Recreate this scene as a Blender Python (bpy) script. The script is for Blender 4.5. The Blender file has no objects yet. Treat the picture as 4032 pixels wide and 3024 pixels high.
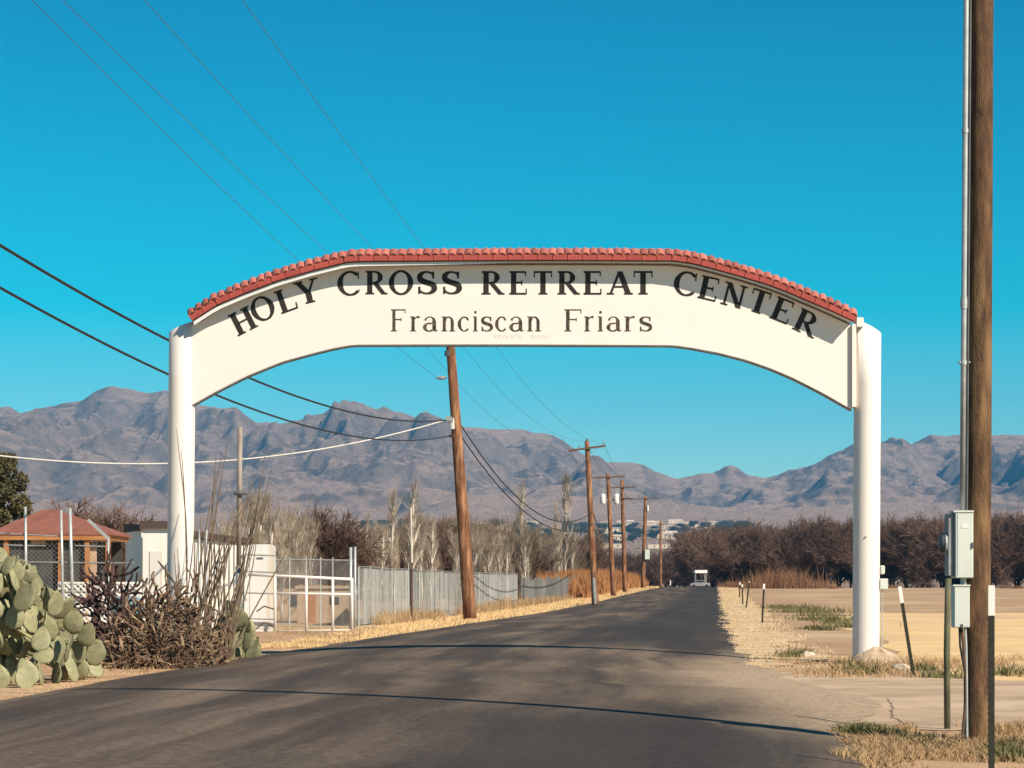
import bpy, math, random
import numpy as np
from mathutils import Vector, Matrix, Euler

# ------------------------------------------------------------------ camera, world, sun, exposure
SC = bpy.context.scene
COL = SC.collection
F, CX, HY, EYE = 9000.0, 2016.0, 2310.0, 1.5      # focal length and horizon of the photograph in its own pixels
cam = bpy.data.cameras.new('camera'); cam_o = bpy.data.objects.new('camera', cam); COL.objects.link(cam_o)
cam.sensor_width = 36.0; cam.lens = 36.0 * F / 4032.0
cam.shift_y = (HY - 1512.0) / 4032.0
cam.clip_start = 0.5; cam.clip_end = 30000
cam_o.location = (0, 0, EYE); cam_o.rotation_euler = (math.pi / 2, 0, 0)
SC.camera = cam_o

SUN_AZ, SUN_EL = math.radians(45), math.radians(37)   # right of straight behind the camera
to_sun = Vector((math.sin(SUN_AZ) * math.cos(SUN_EL), -math.cos(SUN_AZ) * math.cos(SUN_EL), math.sin(SUN_EL)))
W = bpy.data.worlds.new('World'); SC.world = W; W.use_nodes = True
nt = W.node_tree; nt.nodes.clear()
sky = nt.nodes.new('ShaderNodeTexSky'); sky.sky_type = 'NISHITA'; sky.sun_disc = False
sky.sun_elevation = SUN_EL; sky.sun_rotation = math.pi - SUN_AZ
sky.altitude = 1200; sky.air_density = 1.0; sky.dust_density = 0.1; sky.ozone_density = 2.0
tc = nt.nodes.new('ShaderNodeTexCoord'); sp = nt.nodes.new('ShaderNodeSeparateXYZ')
ramp = nt.nodes.new('ShaderNodeValToRGB')
SKY_STOPS = [(0.0, (0.84, 0.93, 0.87)), (0.05, (0.52, 0.92, 0.88)), (0.12, (0.0, 0.93, 0.91)), (0.26, (0.0, 0.70, 0.82)), (1.0, (0.20, 0.46, 0.60))]
el = ramp.color_ramp.elements
while len(el) < len(SKY_STOPS): el.new(0.5)
for e_, (p_, c_) in zip(el, SKY_STOPS): e_.position = p_; e_.color = (*c_, 1)
mul = nt.nodes.new('ShaderNodeMix'); mul.data_type = 'RGBA'; mul.blend_type = 'MULTIPLY'; mul.inputs[0].default_value = 1
bg = nt.nodes.new('ShaderNodeBackground'); bg.inputs['Strength'].default_value = 0.085
wo = nt.nodes.new('ShaderNodeOutputWorld')
L_ = nt.links.new
L_(tc.outputs['Generated'], sp.inputs[0]); L_(sp.outputs['Z'], ramp.inputs[0])
L_(sky.outputs[0], mul.inputs[6]); L_(ramp.outputs[0], mul.inputs[7]); L_(mul.outputs[2], bg.inputs[0]); L_(bg.outputs[0], wo.inputs[0])

sl = bpy.data.lights.new('sun', 'SUN'); sl.energy = 5.0; sl.angle = math.radians(0.53); sl.color = (1.0, 0.87, 0.70)
so = bpy.data.objects.new('sun', sl); COL.objects.link(so); so.rotation_euler = to_sun.to_track_quat('Z', 'Y').to_euler()
SC.view_settings.view_transform = 'Standard'; SC.view_settings.look = 'None'
SC.view_settings.gamma = 1.0; SC.view_settings.exposure = 0.5
SC.render.engine = 'CYCLES'
SC.cycles.use_denoising = True
SC.cycles.max_bounces = 6; SC.cycles.volume_bounces = 0; SC.cycles.transparent_max_bounces = 8

# ------------------------------------------------------------------ helpers
rng = np.random.default_rng(7); random.seed(7)
def sm(a, b, x):
    t = np.clip((np.asarray(x, float) - a) / (b - a), 0, 1); return t * t * (3 - 2 * t)
BZ_Y = [-500, 100, 400, 520, 700, 1000, 1500, 2000, 2500, 3300, 4500, 9000]
def bz(Y):
    Y = np.asarray(Y, float)
    near = 1.28 * sm(100, 400, Y) - 0.8 * sm(410, 520, Y)
    far = np.interp(Y, [0, 520, 700, 1000, 1500, 2000, 2500, 3300, 4500, 9000], [0, 0, .5, 3.5, 12.5, 25, 44, 81, 150, 300])
    return near + far
def P(px, py, Y): return np.array([(px - CX) / F * Y, Y, EYE + (HY - py) / F * Y])
def gY(py):
    lo, hi = 5.0, 399.0
    for _ in range(50):
        m = .5 * (lo + hi)
        y = HY + (EYE - float(bz(m))) / m * F
        if y > py: lo = m
        else: hi = m
    return .5 * (lo + hi)
def G(px, py):
    Y = gY(py); return np.array([(px - CX) / F * Y, Y, float(bz(Y))])
def onY(px, Y): return np.array([(px - CX) / F * Y, Y, float(bz(Y))])
def zat(py, Y): return EYE + (HY - py) / F * Y

def _hash(ix, iy, seed):
    h = (ix.astype(np.int64) * 374761393 + iy.astype(np.int64) * 668265263 + seed * 1442695041) & 0xffffffff
    h = ((h ^ (h >> 13)) * 1274126177) & 0xffffffff
    return ((h ^ (h >> 16)) & 0xffff) / 65535.0
def vnoise(x, y, seed=0):
    x = np.asarray(x, float); y = np.asarray(y, float)
    ix = np.floor(x); iy = np.floor(y); fx = x - ix; fy = y - iy
    fx = fx**3 * (fx * (fx * 6 - 15) + 10); fy = fy**3 * (fy * (fy * 6 - 15) + 10)
    a = _hash(ix, iy, seed); b = _hash(ix + 1, iy, seed); c = _hash(ix, iy + 1, seed); d = _hash(ix + 1, iy + 1, seed)
    return (a * (1 - fx) + b * fx) * (1 - fy) + (c * (1 - fx) + d * fx) * fy
def fbm(x, y, o=4, seed=0):
    s = 0; a = .5
    for i in range(o): s = s + a * (vnoise(x * 2**i, y * 2**i, seed + i * 17) - .5); a *= .5
    return s * 2
def ridged(x, y, o=4, seed=0):
    s = 0; a = .5
    for i in range(o): s = s + a * (1 - np.abs(2 * vnoise(x * 2**i, y * 2**i, seed + i * 17) - 1)); a *= .5
    return s

def N(t, kind, **kw):
    n = t.nodes.new(kind)
    for k, v in kw.items():
        if k in n.inputs: n.inputs[k].default_value = v
        else: setattr(n, k, v)
    return n
MATS = {}
def mat(name, c1, c2=None, scale=5.0, rough=.8, bump=0.0, stretch=(1, 1, 1), metal=0.0, c3=None, s3=1.0, lo=.35, hi=.65, coord='Object', detail=6.0, spec=.3, bs=None, objvar=0.0):
    m = bpy.data.materials.new(name); m.use_nodes = True; t = m.node_tree; t.nodes.clear()
    o = N(t, 'ShaderNodeOutputMaterial'); b = N(t, 'ShaderNodeBsdfPrincipled')
    b.inputs['Roughness'].default_value = rough; b.inputs['Metallic'].default_value = metal; b.inputs['Specular IOR Level'].default_value = spec
    l = t.links.new; l(b.outputs[0], o.inputs[0])
    c2 = c2 or tuple(x * .75 for x in c1)
    tcn = N(t, 'ShaderNodeTexCoord'); mp = N(t, 'ShaderNodeMapping'); mp.inputs['Scale'].default_value = stretch
    l(tcn.outputs[coord], mp.inputs[0])
    nz = N(t, 'ShaderNodeTexNoise', Scale=scale, Detail=detail, Roughness=.6); l(mp.outputs[0], nz.inputs['Vector'])
    mr = N(t, 'ShaderNodeMapRange'); mr.inputs[1].default_value = lo; mr.inputs[2].default_value = hi; l(nz.outputs[0], mr.inputs[0])
    mx = N(t, 'ShaderNodeMix', data_type='RGBA'); mx.inputs[6].default_value = (*c1, 1); mx.inputs[7].default_value = (*c2, 1); l(mr.outputs[0], mx.inputs[0])
    out = mx.outputs[2]
    if c3:
        n3 = N(t, 'ShaderNodeTexNoise', Scale=s3, Detail=4.0); l(mp.outputs[0], n3.inputs['Vector'])
        m3 = N(t, 'ShaderNodeMapRange'); m3.inputs[1].default_value = .48; m3.inputs[2].default_value = .66; l(n3.outputs[0], m3.inputs[0])
        x3 = N(t, 'ShaderNodeMix', data_type='RGBA'); l(m3.outputs[0], x3.inputs[0]); l(out, x3.inputs[6]); x3.inputs[7].default_value = (*c3, 1)
        out = x3.outputs[2]
    if objvar:
        oi = N(t, 'ShaderNodeObjectInfo'); vr = N(t, 'ShaderNodeMapRange'); vr.inputs[3].default_value = 1 - objvar; vr.inputs[4].default_value = 1 + objvar
        l(oi.outputs['Random'], vr.inputs[0]); hs = N(t, 'ShaderNodeHueSaturation'); l(vr.outputs[0], hs.inputs['Value']); l(out, hs.inputs['Color']); out = hs.outputs[0]
    l(out, b.inputs['Base Color'])
    if bump:
        bn = N(t, 'ShaderNodeTexNoise', Scale=bs or scale * 3, Detail=6.0); l(mp.outputs[0], bn.inputs['Vector'])
        bp = N(t, 'ShaderNodeBump', Strength=bump); bp.inputs['Distance'].default_value = .02
        l(bn.outputs[0], bp.inputs['Height']); l(bp.outputs[0], b.inputs['Normal'])
    MATS[name] = m
    return m

def rootloc(o):
    v = Vector((0, 0, 0))
    while o is not None: v += o.location; o = o.parent
    return v
def tag(o, label=None, cat=None, group=None, kind=None):
    if label: o['label'] = label
    if cat: o['category'] = cat
    if group: o['group'] = group
    if kind: o['kind'] = kind
    return o
def thing(name, label, cat, loc=(0, 0, 0), group=None):
    o = bpy.data.objects.new(name, None); COL.objects.link(o); o.location = loc; o.empty_display_size = .2
    return tag(o, label, cat, group)
def mesh(name, V, Fc, smooth=False):
    me = bpy.data.meshes.new(name); me.from_pydata([tuple(map(float, v)) for v in V] if not isinstance(V, np.ndarray) else V.tolist(), [], Fc if isinstance(Fc, list) else Fc.tolist()); me.update()
    if smooth: me.polygons.foreach_set('use_smooth', [True] * len(me.polygons))
    return me
def obj(name, V, Fc, m, parent=None, smooth=False):
    """world-space vertices; a part is stored relative to its parent's place"""
    V = np.asarray(V, float)
    if parent is not None: V = V - np.array(rootloc(parent))
    me = mesh(name, V, Fc, smooth); me.materials.append(m)
    o = bpy.data.objects.new(name, me); COL.objects.link(o)
    if parent is not None: o.parent = parent
    return o
def inst(name, me, parent, loc, rot=(0, 0, 0), scale=(1, 1, 1)):
    o = bpy.data.objects.new(name, me); COL.objects.link(o)
    if parent is not None: o.parent = parent; loc = Vector(loc) - rootloc(parent)
    o.location = loc; o.rotation_euler = rot; o.scale = scale
    return o
def copy_tree(o, parent=None):
    c = o.copy(); COL.objects.link(c); c.parent = parent
    for ch in list(o.children): copy_tree(ch, c)
    return c
def join(*parts):
    V = []; Fs = []; n = 0
    for v, f in parts:
        v = np.asarray(v, float); V.append(v); Fs += [tuple(int(i) + n for i in q) for q in f]; n += len(v)
    return np.vstack(V), Fs
def box(x0, x1, y0, y1, z0, z1, bev=0.0):
    if bev <= 0:
        V = np.array([[x, y, z] for z in (z0, z1) for y in (y0, y1) for x in (x0, x1)], float)
        return V, [(0, 2, 3, 1), (4, 5, 7, 6), (0, 1, 5, 4), (2, 6, 7, 3), (0, 4, 6, 2), (1, 3, 7, 5)]
    b = bev; pts = [(x0 + b, y0), (x1 - b, y0), (x1, y0 + b), (x1, y1 - b), (x1 - b, y1), (x0 + b, y1), (x0, y1 - b), (x0, y0 + b)]
    cx, cy = (x0 + x1) / 2, (y0 + y1) / 2
    V = []
    for z, ins in ((z0, b), (z0 + b, 0), (z1 - b, 0), (z1, b)):
        for (x, y) in pts:
            V.append((x - math.copysign(min(ins, abs(x - cx)), x - cx), y - math.copysign(min(ins, abs(y - cy)), y - cy), z))
    Fs = []
    for k in range(3):
        for i in range(8): j = (i + 1) % 8; Fs.append((k * 8 + i, k * 8 + j, k * 8 + 8 + j, k * 8 + 8 + i))
    Fs.append(tuple(range(7, -1, -1))); Fs.append(tuple(range(24, 32)))
    return np.array(V), Fs
def obox(p, q, w, h, bev=0):
    """a bar from p to q, w wide, h high"""
    p = np.asarray(p, float); q = np.asarray(q, float); d = q - p; L = np.linalg.norm(d); d /= L
    up = np.array([0, 0, 1.]) if abs(d[2]) < .95 else np.array([0, 1., 0]); s = np.cross(d, up); s /= np.linalg.norm(s); u = np.cross(s, d)
    V, Fs = box(0, L, -w / 2, w / 2, -h / 2, h / 2, bev)
    return p + V[:, :1] * d + V[:, 1:2] * s + V[:, 2:] * u, Fs
def tubes(Pt, R, sides=6, cap=True):
    """Pt (m,n,3) paths, R (m,n) radii"""
    Pt = np.asarray(Pt, float); R = np.asarray(R, float)
    if Pt.ndim == 2: Pt = Pt[None]; R = np.broadcast_to(R, (1, Pt.shape[1]))
    m, n, _ = Pt.shape
    D = np.gradient(Pt, axis=1); D /= np.linalg.norm(D, axis=2, keepdims=True) + 1e-9
    ref = np.where(np.abs(D[:, :1, 2:3]) > .9, np.array([1., 0, 0]), np.array([0, 0, 1.])); ref = np.broadcast_to(ref, D.shape)
    S = np.cross(D, ref); S /= np.linalg.norm(S, axis=2, keepdims=True) + 1e-9; U = np.cross(S, D)
    a = np.arange(sides) / sides * 2 * np.pi
    V = Pt[:, :, None] + R[:, :, None, None] * (np.cos(a)[:, None] * S[:, :, None] + np.sin(a)[:, None] * U[:, :, None])
    base = (np.arange(m) * n * sides)[:, None, None]; k = (np.arange(n - 1) * sides)[None, :, None]; i = np.arange(sides)[None, None]; j = (i + 1) % sides
    Fq = np.stack(np.broadcast_arrays(base + k + i, base + k + j, base + k + sides + j, base + k + sides + i), -1).reshape(-1, 4)
    Fs = Fq.tolist()
    if cap:
        for q in range(m):
            b0 = q * n * sides; Fs.append(list(range(b0 + sides - 1, b0 - 1, -1))); Fs.append(list(range(b0 + (n - 1) * sides, b0 + n * sides)))
    return V.reshape(-1, 3), Fs
def tube(pts, r, sides=10):
    pts = np.asarray(pts, float); return tubes(pts[None], np.broadcast_to(np.asarray(r, float), (1, len(pts))), sides)
def prism(outline, y0, y1):
    """closed (x,z) outline extruded along y; outline as two matching chains top/bottom keeps quads"""
    n = len(outline); V = [(x, y0, z) for x, z in outline] + [(x, y1, z) for x, z in outline]
    Fs = [tuple(range(n)), tuple(range(2 * n - 1, n - 1, -1))] + [(i, i + n, (i + 1) % n + n, (i + 1) % n) for i in range(n)]
    return np.array(V), Fs
def strip(top, bot, y0, y1):
    """solid band between two (x,z) chains of equal length"""
    n = len(top); V = [(x, y, z) for y in (y0, y1) for ch in (top, bot) for x, z in ch]
    T0, B0, T1, B1 = 0, n, 2 * n, 3 * n; Fs = []
    for i in range(n - 1):
        Fs += [(T0 + i, T0 + i + 1, B0 + i + 1, B0 + i)[::-1], (T1 + i, T1 + i + 1, B1 + i + 1, B1 + i), (T0 + i, T0 + i + 1, T1 + i + 1, T1 + i), (B0 + i, B0 + i + 1, B1 + i + 1, B1 + i)[::-1]]
    Fs += [(T0, B0, B1, T1)[::-1], (T0 + n - 1, B0 + n - 1, B1 + n - 1, T1 + n - 1)]
    return np.array(V), Fs

# ------------------------------------------------------------------ materials
M_GROUND = mat('dry_earth', (.50, .325, .19), (.34, .205, .115), .8, .95, .8, c3=(.54, .39, .23), s3=.08, bs=14, detail=14, lo=.38, hi=.62)
M_FIELD = mat('straw_field', (.82, .565, .28), (.66, .45, .215), .5, .95, .6, stretch=(.8, 1.0, 1), c3=(.60, .42, .24), s3=.13, bs=7, detail=12)
M_CONC = mat('old_driveway', (.55, .40, .265), (.38, .275, .185), .9, .92, .5, c3=(.60, .45, .31), s3=.3, bs=30, detail=14, lo=.38, hi=.62)
M_WHITE = mat('white_paint', (.76, .705, .66), (.735, .68, .63), 1.5, .55, .05)
M_SOFFIT = mat('grey_white_trim', (.70, .72, .70), (.62, .64, .62), 2, .6)
M_BLACK = mat('black_sign_paint', (.012, .011, .010), (.03, .026, .02), 12, .6)
M_FADED = mat('faded_sign_paint', (.035, .026, .018), (.15, .115, .075), 11, .7, lo=.45, hi=.72)
M_GHOST = mat('worn_off_sign_paint', (.52, .47, .36), (.66, .60, .50), 14, .7)
M_TILE = mat('red_clay_tile', (.50, .175, .135), (.38, .115, .09), 14, .8, .3, objvar=.30)
M_FASCIA = mat('red_fascia_tile', (.38, .075, .06), (.31, .055, .045), 6, .7, objvar=.10)
M_MORTAR = mat('pale_red_mortar', (.55, .30, .25), (.45, .22, .18), 8, .9)
M_WOODP = mat('creosote_pole_wood', (.15, .08, .04), (.062, .034, .02), 6, .88, .8, stretch=(3, 3, .6), c3=(.22, .13, .062), s3=2.6, bs=34)
M_REDPOLE = mat('red_brown_pole_wood', (.25, .108, .05), (.095, .04, .022), 4, .85, .6, stretch=(3, 3, .45), c3=(.37, .19, .10), s3=1.6)
M_GALV = mat('galvanised_steel', (.50, .51, .50), (.36, .38, .38), 8, .45, metal=.35)
M_GREYPIPE = mat('grey_weathered_pipe', (.34, .35, .36), (.22, .21, .2), 4, .6, metal=.3)
M_RUST = mat('rusty_steel', (.16, .09, .055), (.09, .055, .04), 9, .85)
M_TPOST = mat('dark_green_post_paint', (.014, .018, .012), (.03, .025, .018), 16, .65)
M_BOX = mat('pale_grey_box_paint', (.60, .63, .57), (.55, .58, .53), 3, .45)
M_DARKBOX = mat('dark_grey_metal', (.12, .13, .14), (.08, .085, .09), 5, .5)
M_CABLE = mat('black_cable', (.02, .02, .022), (.03, .03, .03), 5, .5)
M_WIRE = mat('bare_aluminium_wire', (.10, .11, .12), (.07, .08, .09), 5, .5)
M_WHITECABLE = mat('pale_service_cable', (.62, .60, .55), (.5, .48, .44), 5, .5)
M_GREENPIPE = mat('mossy_green_pipe', (.15, .145, .085), (.09, .085, .05), 6, .75)
M_CACTUS = mat('prickly_pear_skin', (.265, .255, .145), (.195, .195, .11), 5, .6, .15, c3=(.35, .325, .19), s3=3, bs=60, objvar=.28)
_t = M_CACTUS.node_tree; _b = next(n for n in _t.nodes if n.type == 'BSDF_PRINCIPLED'); _src = _b.inputs['Base Color'].links[0].from_socket
_c = N(_t, 'ShaderNodeTexCoord'); _v = N(_t, 'ShaderNodeTexVoronoi', Scale=24.0); _t.links.new(_c.outputs['Object'], _v.inputs['Vector'])
_r = N(_t, 'ShaderNodeMapRange'); _r.inputs[1].default_value = .12; _r.inputs[2].default_value = .30; _r.inputs[3].default_value = .75; _r.inputs[4].default_value = 0.0; _t.links.new(_v.outputs['Distance'], _r.inputs[0])
_x = N(_t, 'ShaderNodeMix', data_type='RGBA'); _x.inputs[7].default_value = (.13, .09, .05, 1); _t.links.new(_r.outputs[0], _x.inputs[0]); _t.links.new(_src, _x.inputs[6]); _t.links.new(_x.outputs[2], _b.inputs['Base Color'])      # spine clusters
M_CHOLLA = mat('dry_cholla_stem', (.20, .125, .08), (.075, .045, .034), 14, .9, .4, c3=(.36, .265, .165), s3=5, objvar=.45)
M_MAROON = mat('dark_dead_stem', (.10, .055, .05), (.06, .035, .032), 9, .9, .3, objvar=.3)
M_OCO = mat('ocotillo_wand', (.22, .155, .10), (.13, .09, .06), 14, .9)
M_TWIG = mat('brown_twig', (.155, .095, .068), (.115, .07, .052), 2, .9, objvar=.2)
M_TRUNK = mat('brown_bark', (.10, .07, .052), (.07, .048, .038), 3, .95)
M_PALET = mat('pale_twig', (.36, .29, .215), (.28, .22, .16), 2, .9, objvar=.15)
M_PALEB = mat('pale_bark', (.68, .61, .52), (.50, .43, .36), 2, .9, stretch=(1, 1, .3))
M_REDGRASS = mat('rust_coloured_grass', (.42, .195, .075), (.30, .135, .055), .6, .95)
M_STRAW = mat('straw_grass', (.74, .52, .27), (.58, .40, .20), .9, .95)
M_DULLGRASS = mat('dull_dry_grass', (.44, .30, .16), (.32, .21, .115), .9, .95)
M_WEED = mat('green_weed_leaf', (.10, .102, .038), (.16, .14, .06), 3, .85)
M_NEEDLE = mat('olive_conifer_leaf', (.06, .058, .024), (.105, .088, .034), 1.2, .85)
M_DKTREE = mat('dark_green_tree_leaf', (.045, .052, .034), (.07, .07, .045), .3, .9, objvar=.2)
M_ROOFRED = mat('red_brown_shingle', (.27, .105, .075), (.22, .085, .062), 3, .9, .3)
M_ORANGE = mat('orange_stained_wood', (.44, .20, .075), (.34, .14, .05), 3, .8, stretch=(.4, 1, 3))
M_TAN = mat('tan_stucco', (.48, .36, .24), (.42, .30, .2), 3, .9, .2)
M_SCREEN = mat('dark_screen_mesh', (.07, .068, .062), (.045, .045, .042), 2, .9)
M_BROWNROOF = mat('dark_brown_roof_edge', (.085, .06, .05), (.06, .045, .04), 3, .9)
M_WHITEMETAL = mat('white_sheet_metal', (.80, .78, .73), (.72, .69, .63), 2.5, .5, stretch=(1, 1, .2), objvar=.05)
M_STAINED = mat('rust_streaked_white_metal', (.66, .66, .63), (.60, .61, .59), 2, .5, c3=(.55, .42, .28), s3=1.3, stretch=(2.2, 2.2, .1))
M_SLAT = mat('grey_fence_slat', (.36, .355, .33), (.25, .25, .235), 1.2, .7, stretch=(1, 1, .25), objvar=.32)
M_GREYWOOD = mat('weathered_grey_board', (.21, .205, .195), (.12, .115, .11), 3, .9, .3, stretch=(2, 2, .2), objvar=.25)
M_BLUE = mat('blue_plastic', (.16, .30, .38), (.12, .24, .32), 3, .5)
M_ROCK = mat('pale_limestone', (.62, .53, .42), (.46, .38, .3), 5, .95, .5)
M_STUCCO = mat('far_pale_stucco', (.62, .51, .38), (.54, .43, .31), .2, .9, objvar=.25)
M_FARROOF = mat('far_pale_roof', (.58, .48, .39), (.40, .31, .25), .2, .9, objvar=.3)
M_WIN = mat('dark_window', (.03, .03, .035), (.05, .05, .055), 2, .2)
M_WHITEROOF = mat('white_metal_roof', (.82, .81, .78), (.76, .75, .72), .5, .4)

def mountain_mat():
    m = bpy.data.materials.new('mountain_rock'); m.use_nodes = True; t = m.node_tree; t.nodes.clear(); l = t.links.new
    o = N(t, 'ShaderNodeOutputMaterial'); b = N(t, 'ShaderNodeBsdfPrincipled', Roughness=.95); b.inputs['Specular IOR Level'].default_value = .1; l(b.outputs[0], o.inputs[0])
    tcn = N(t, 'ShaderNodeTexCoord'); g = N(t, 'ShaderNodeNewGeometry'); sx = N(t, 'ShaderNodeSeparateXYZ'); l(g.outputs['Normal'], sx.inputs[0])
    n1 = N(t, 'ShaderNodeTexNoise', Scale=.006, Detail=8.0, Roughness=.65); l(tcn.outputs['Object'], n1.inputs['Vector'])
    n2 = N(t, 'ShaderNodeTexNoise', Scale=.03, Detail=8.0, Roughness=.7); l(tcn.outputs['Object'], n2.inputs['Vector'])
    a = N(t, 'ShaderNodeMix', data_type='RGBA'); a.inputs[6].default_value = (.34, .245, .195, 1); a.inputs[7].default_value = (.18, .138, .112, 1)
    r1 = N(t, 'ShaderNodeMapRange'); r1.inputs[1].default_value = .38; r1.inputs[2].default_value = .62; l(n1.outputs[0], r1.inputs[0]); l(r1.outputs[0], a.inputs[0])
    c = N(t, 'ShaderNodeMix', data_type='RGBA'); c.inputs[7].default_value = (.10, .088, .075, 1)
    r2 = N(t, 'ShaderNodeMapRange'); r2.inputs[1].default_value = .48; r2.inputs[2].default_value = .70; r2.inputs[4].default_value = .75; l(n2.outputs[0], r2.inputs[0]); l(r2.outputs[0], c.inputs[0]); l(a.outputs[2], c.inputs[6])
    d = N(t, 'ShaderNodeMix', data_type='RGBA'); d.inputs[7].default_value = (.50, .345, .26, 1)     # sandy fans on the gentle ground
    r3 = N(t, 'ShaderNodeMapRange'); r3.inputs[1].default_value = .88; r3.inputs[2].default_value = .985; r3.inputs[4].default_value = .85; l(sx.outputs['Z'], r3.inputs[0]); l(r3.outputs[0], d.inputs[0]); l(c.outputs[2], d.inputs[6])
    l(d.outputs[2], b.inputs['Base Color'])
    bp = N(t, 'ShaderNodeBump', Strength=1.0); bp.inputs['Distance'].default_value = 24.0; l(n2.outputs[0], bp.inputs['Height']); l(bp.outputs[0], b.inputs['Normal'])
    return m
M_MOUNT = mountain_mat()
def asphalt_mat():
    m = bpy.data.materials.new('worn_asphalt'); m.use_nodes = True; t = m.node_tree; t.nodes.clear(); l = t.links.new
    o = N(t, 'ShaderNodeOutputMaterial'); b = N(t, 'ShaderNodeBsdfPrincipled', Roughness=.9); b.inputs['Specular IOR Level'].default_value = .25; l(b.outputs[0], o.inputs[0])
    uv = N(t, 'ShaderNodeUVMap'); sx = N(t, 'ShaderNodeSeparateXYZ'); l(uv.outputs[0], sx.inputs[0])
    tcn = N(t, 'ShaderNodeTexCoord')
    mp = N(t, 'ShaderNodeMapping'); mp.inputs['Scale'].default_value = (9, .05, 1); l(uv.outputs[0], mp.inputs[0])
    s1 = N(t, 'ShaderNodeTexNoise', Scale=1.0, Detail=5.0, Roughness=.6); l(mp.outputs[0], s1.inputs['Vector'])        # wheel streaks along the road
    n2 = N(t, 'ShaderNodeTexNoise', Scale=.11, Detail=4.0); l(tcn.outputs['Object'], n2.inputs['Vector'])              # big patches
    n3 = N(t, 'ShaderNodeTexNoise', Scale=14.0, Detail=8.0, Roughness=.75); l(tcn.outputs['Object'], n3.inputs['Vector'])
    a = N(t, 'ShaderNodeMix', data_type='RGBA'); a.inputs[6].default_value = (.066, .047, .035, 1); a.inputs[7].default_value = (.185, .134, .094, 1)
    r1 = N(t, 'ShaderNodeMapRange'); r1.inputs[1].default_value = .42; r1.inputs[2].default_value = .64; l(s1.outputs[0], r1.inputs[0]); l(r1.outputs[0], a.inputs[0])
    c = N(t, 'ShaderNodeMix', data_type='RGBA'); c.inputs[7].default_value = (.043, .036, .031, 1)
    r2 = N(t, 'ShaderNodeMapRange'); r2.inputs[1].default_value = .46; r2.inputs[2].default_value = .68; r2.inputs[4].default_value = .8; l(n2.outputs[0], r2.inputs[0]); l(r2.outputs[0], c.inputs[0]); l(a.outputs[2], c.inputs[6])
    u1 = N(t, 'ShaderNodeMapRange', interpolation_type='SMOOTHSTEP'); u1.inputs[1].default_value = .48; u1.inputs[2].default_value = .74; l(sx.outputs['X'], u1.inputs[0])
    y1 = N(t, 'ShaderNodeMapRange', interpolation_type='SMOOTHSTEP'); y1.inputs[1].default_value = 46; y1.inputs[2].default_value = 60; l(sx.outputs['Y'], y1.inputs[0])
    y2 = N(t, 'ShaderNodeMapRange', interpolation_type='SMOOTHSTEP'); y2.inputs[1].default_value = 27; y2.inputs[2].default_value = 22.5; l(sx.outputs['Y'], y2.inputs[0])
    mxx = N(t, 'ShaderNodeMath', operation='MAXIMUM'); l(y1.outputs[0], mxx.inputs[0]); l(y2.outputs[0], mxx.inputs[1])
    ml = N(t, 'ShaderNodeMath', operation='MULTIPLY'); l(mxx.outputs[0], ml.inputs[0]); l(u1.outputs[0], ml.inputs[1])
    mm = N(t, 'ShaderNodeMath', operation='MULTIPLY'); mm.inputs[1].default_value = .82; l(ml.outputs[0], mm.inputs[0])
    sc = N(t, 'ShaderNodeMix', data_type='RGBA'); sc.inputs[7].default_value = (.034, .028, .026, 1); l(mm.outputs[0], sc.inputs[0]); l(c.outputs[2], sc.inputs[6]); c = sc      # newer black seal coat on the right lane
    # dust drifted in along the ragged verge
    ad = N(t, 'ShaderNodeMath', operation='MULTIPLY_ADD'); ad.inputs[1].default_value = .22; l(s1.outputs[0], ad.inputs[0]); l(sx.outputs['X'], ad.inputs[2])
    r5 = N(t, 'ShaderNodeMapRange'); r5.inputs[1].default_value = 37; r5.inputs[2].default_value = 56; r5.inputs[3].default_value = .0; r5.inputs[4].default_value = .30; l(sx.outputs['Y'], r5.inputs[0])
    r6 = N(t, 'ShaderNodeMapRange'); r6.inputs[1].default_value = 21; r6.inputs[2].default_value = 29; r6.inputs[3].default_value = .24; r6.inputs[4].default_value = 0; l(sx.outputs['Y'], r6.inputs[0])
    s0 = N(t, 'ShaderNodeMath', operation='SUBTRACT'); l(ad.outputs[0], s0.inputs[0]); l(r6.outputs[0], s0.inputs[1])
    sb = N(t, 'ShaderNodeMath', operation='SUBTRACT'); l(s0.outputs[0], sb.inputs[0]); l(r5.outputs[0], sb.inputs[1])
    r4 = N(t, 'ShaderNodeMapRange'); r4.inputs[1].default_value = .80; r4.inputs[2].default_value = 1.04; r4.inputs[4].default_value = .92; l(sb.outputs[0], r4.inputs[0])
    d = N(t, 'ShaderNodeMix', data_type='RGBA'); d.inputs[7].default_value = (.40, .295, .195, 1); l(r4.outputs[0], d.inputs[0]); l(c.outputs[2], d.inputs[6])
    e = N(t, 'ShaderNodeMix', data_type='RGBA', blend_type='MULTIPLY'); e.inputs[0].default_value = 1
    r3 = N(t, 'ShaderNodeMapRange'); r3.inputs[1].default_value = .3; r3.inputs[2].default_value = .7; r3.inputs[3].default_value = .42; r3.inputs[4].default_value = 1.6; l(n3.outputs[0], r3.inputs[0])
    l(d.outputs[2], e.inputs[6]); l(r3.outputs[0], e.inputs[7]); l(e.outputs[2], b.inputs['Base Color'])
    bp = N(t, 'ShaderNodeBump', Strength=.35); bp.inputs['Distance'].default_value = .01; l(n3.outputs[0], bp.inputs['Height']); l(bp.outputs[0], b.inputs['Normal'])
    return m
M_ASPHALT = asphalt_mat()

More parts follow.
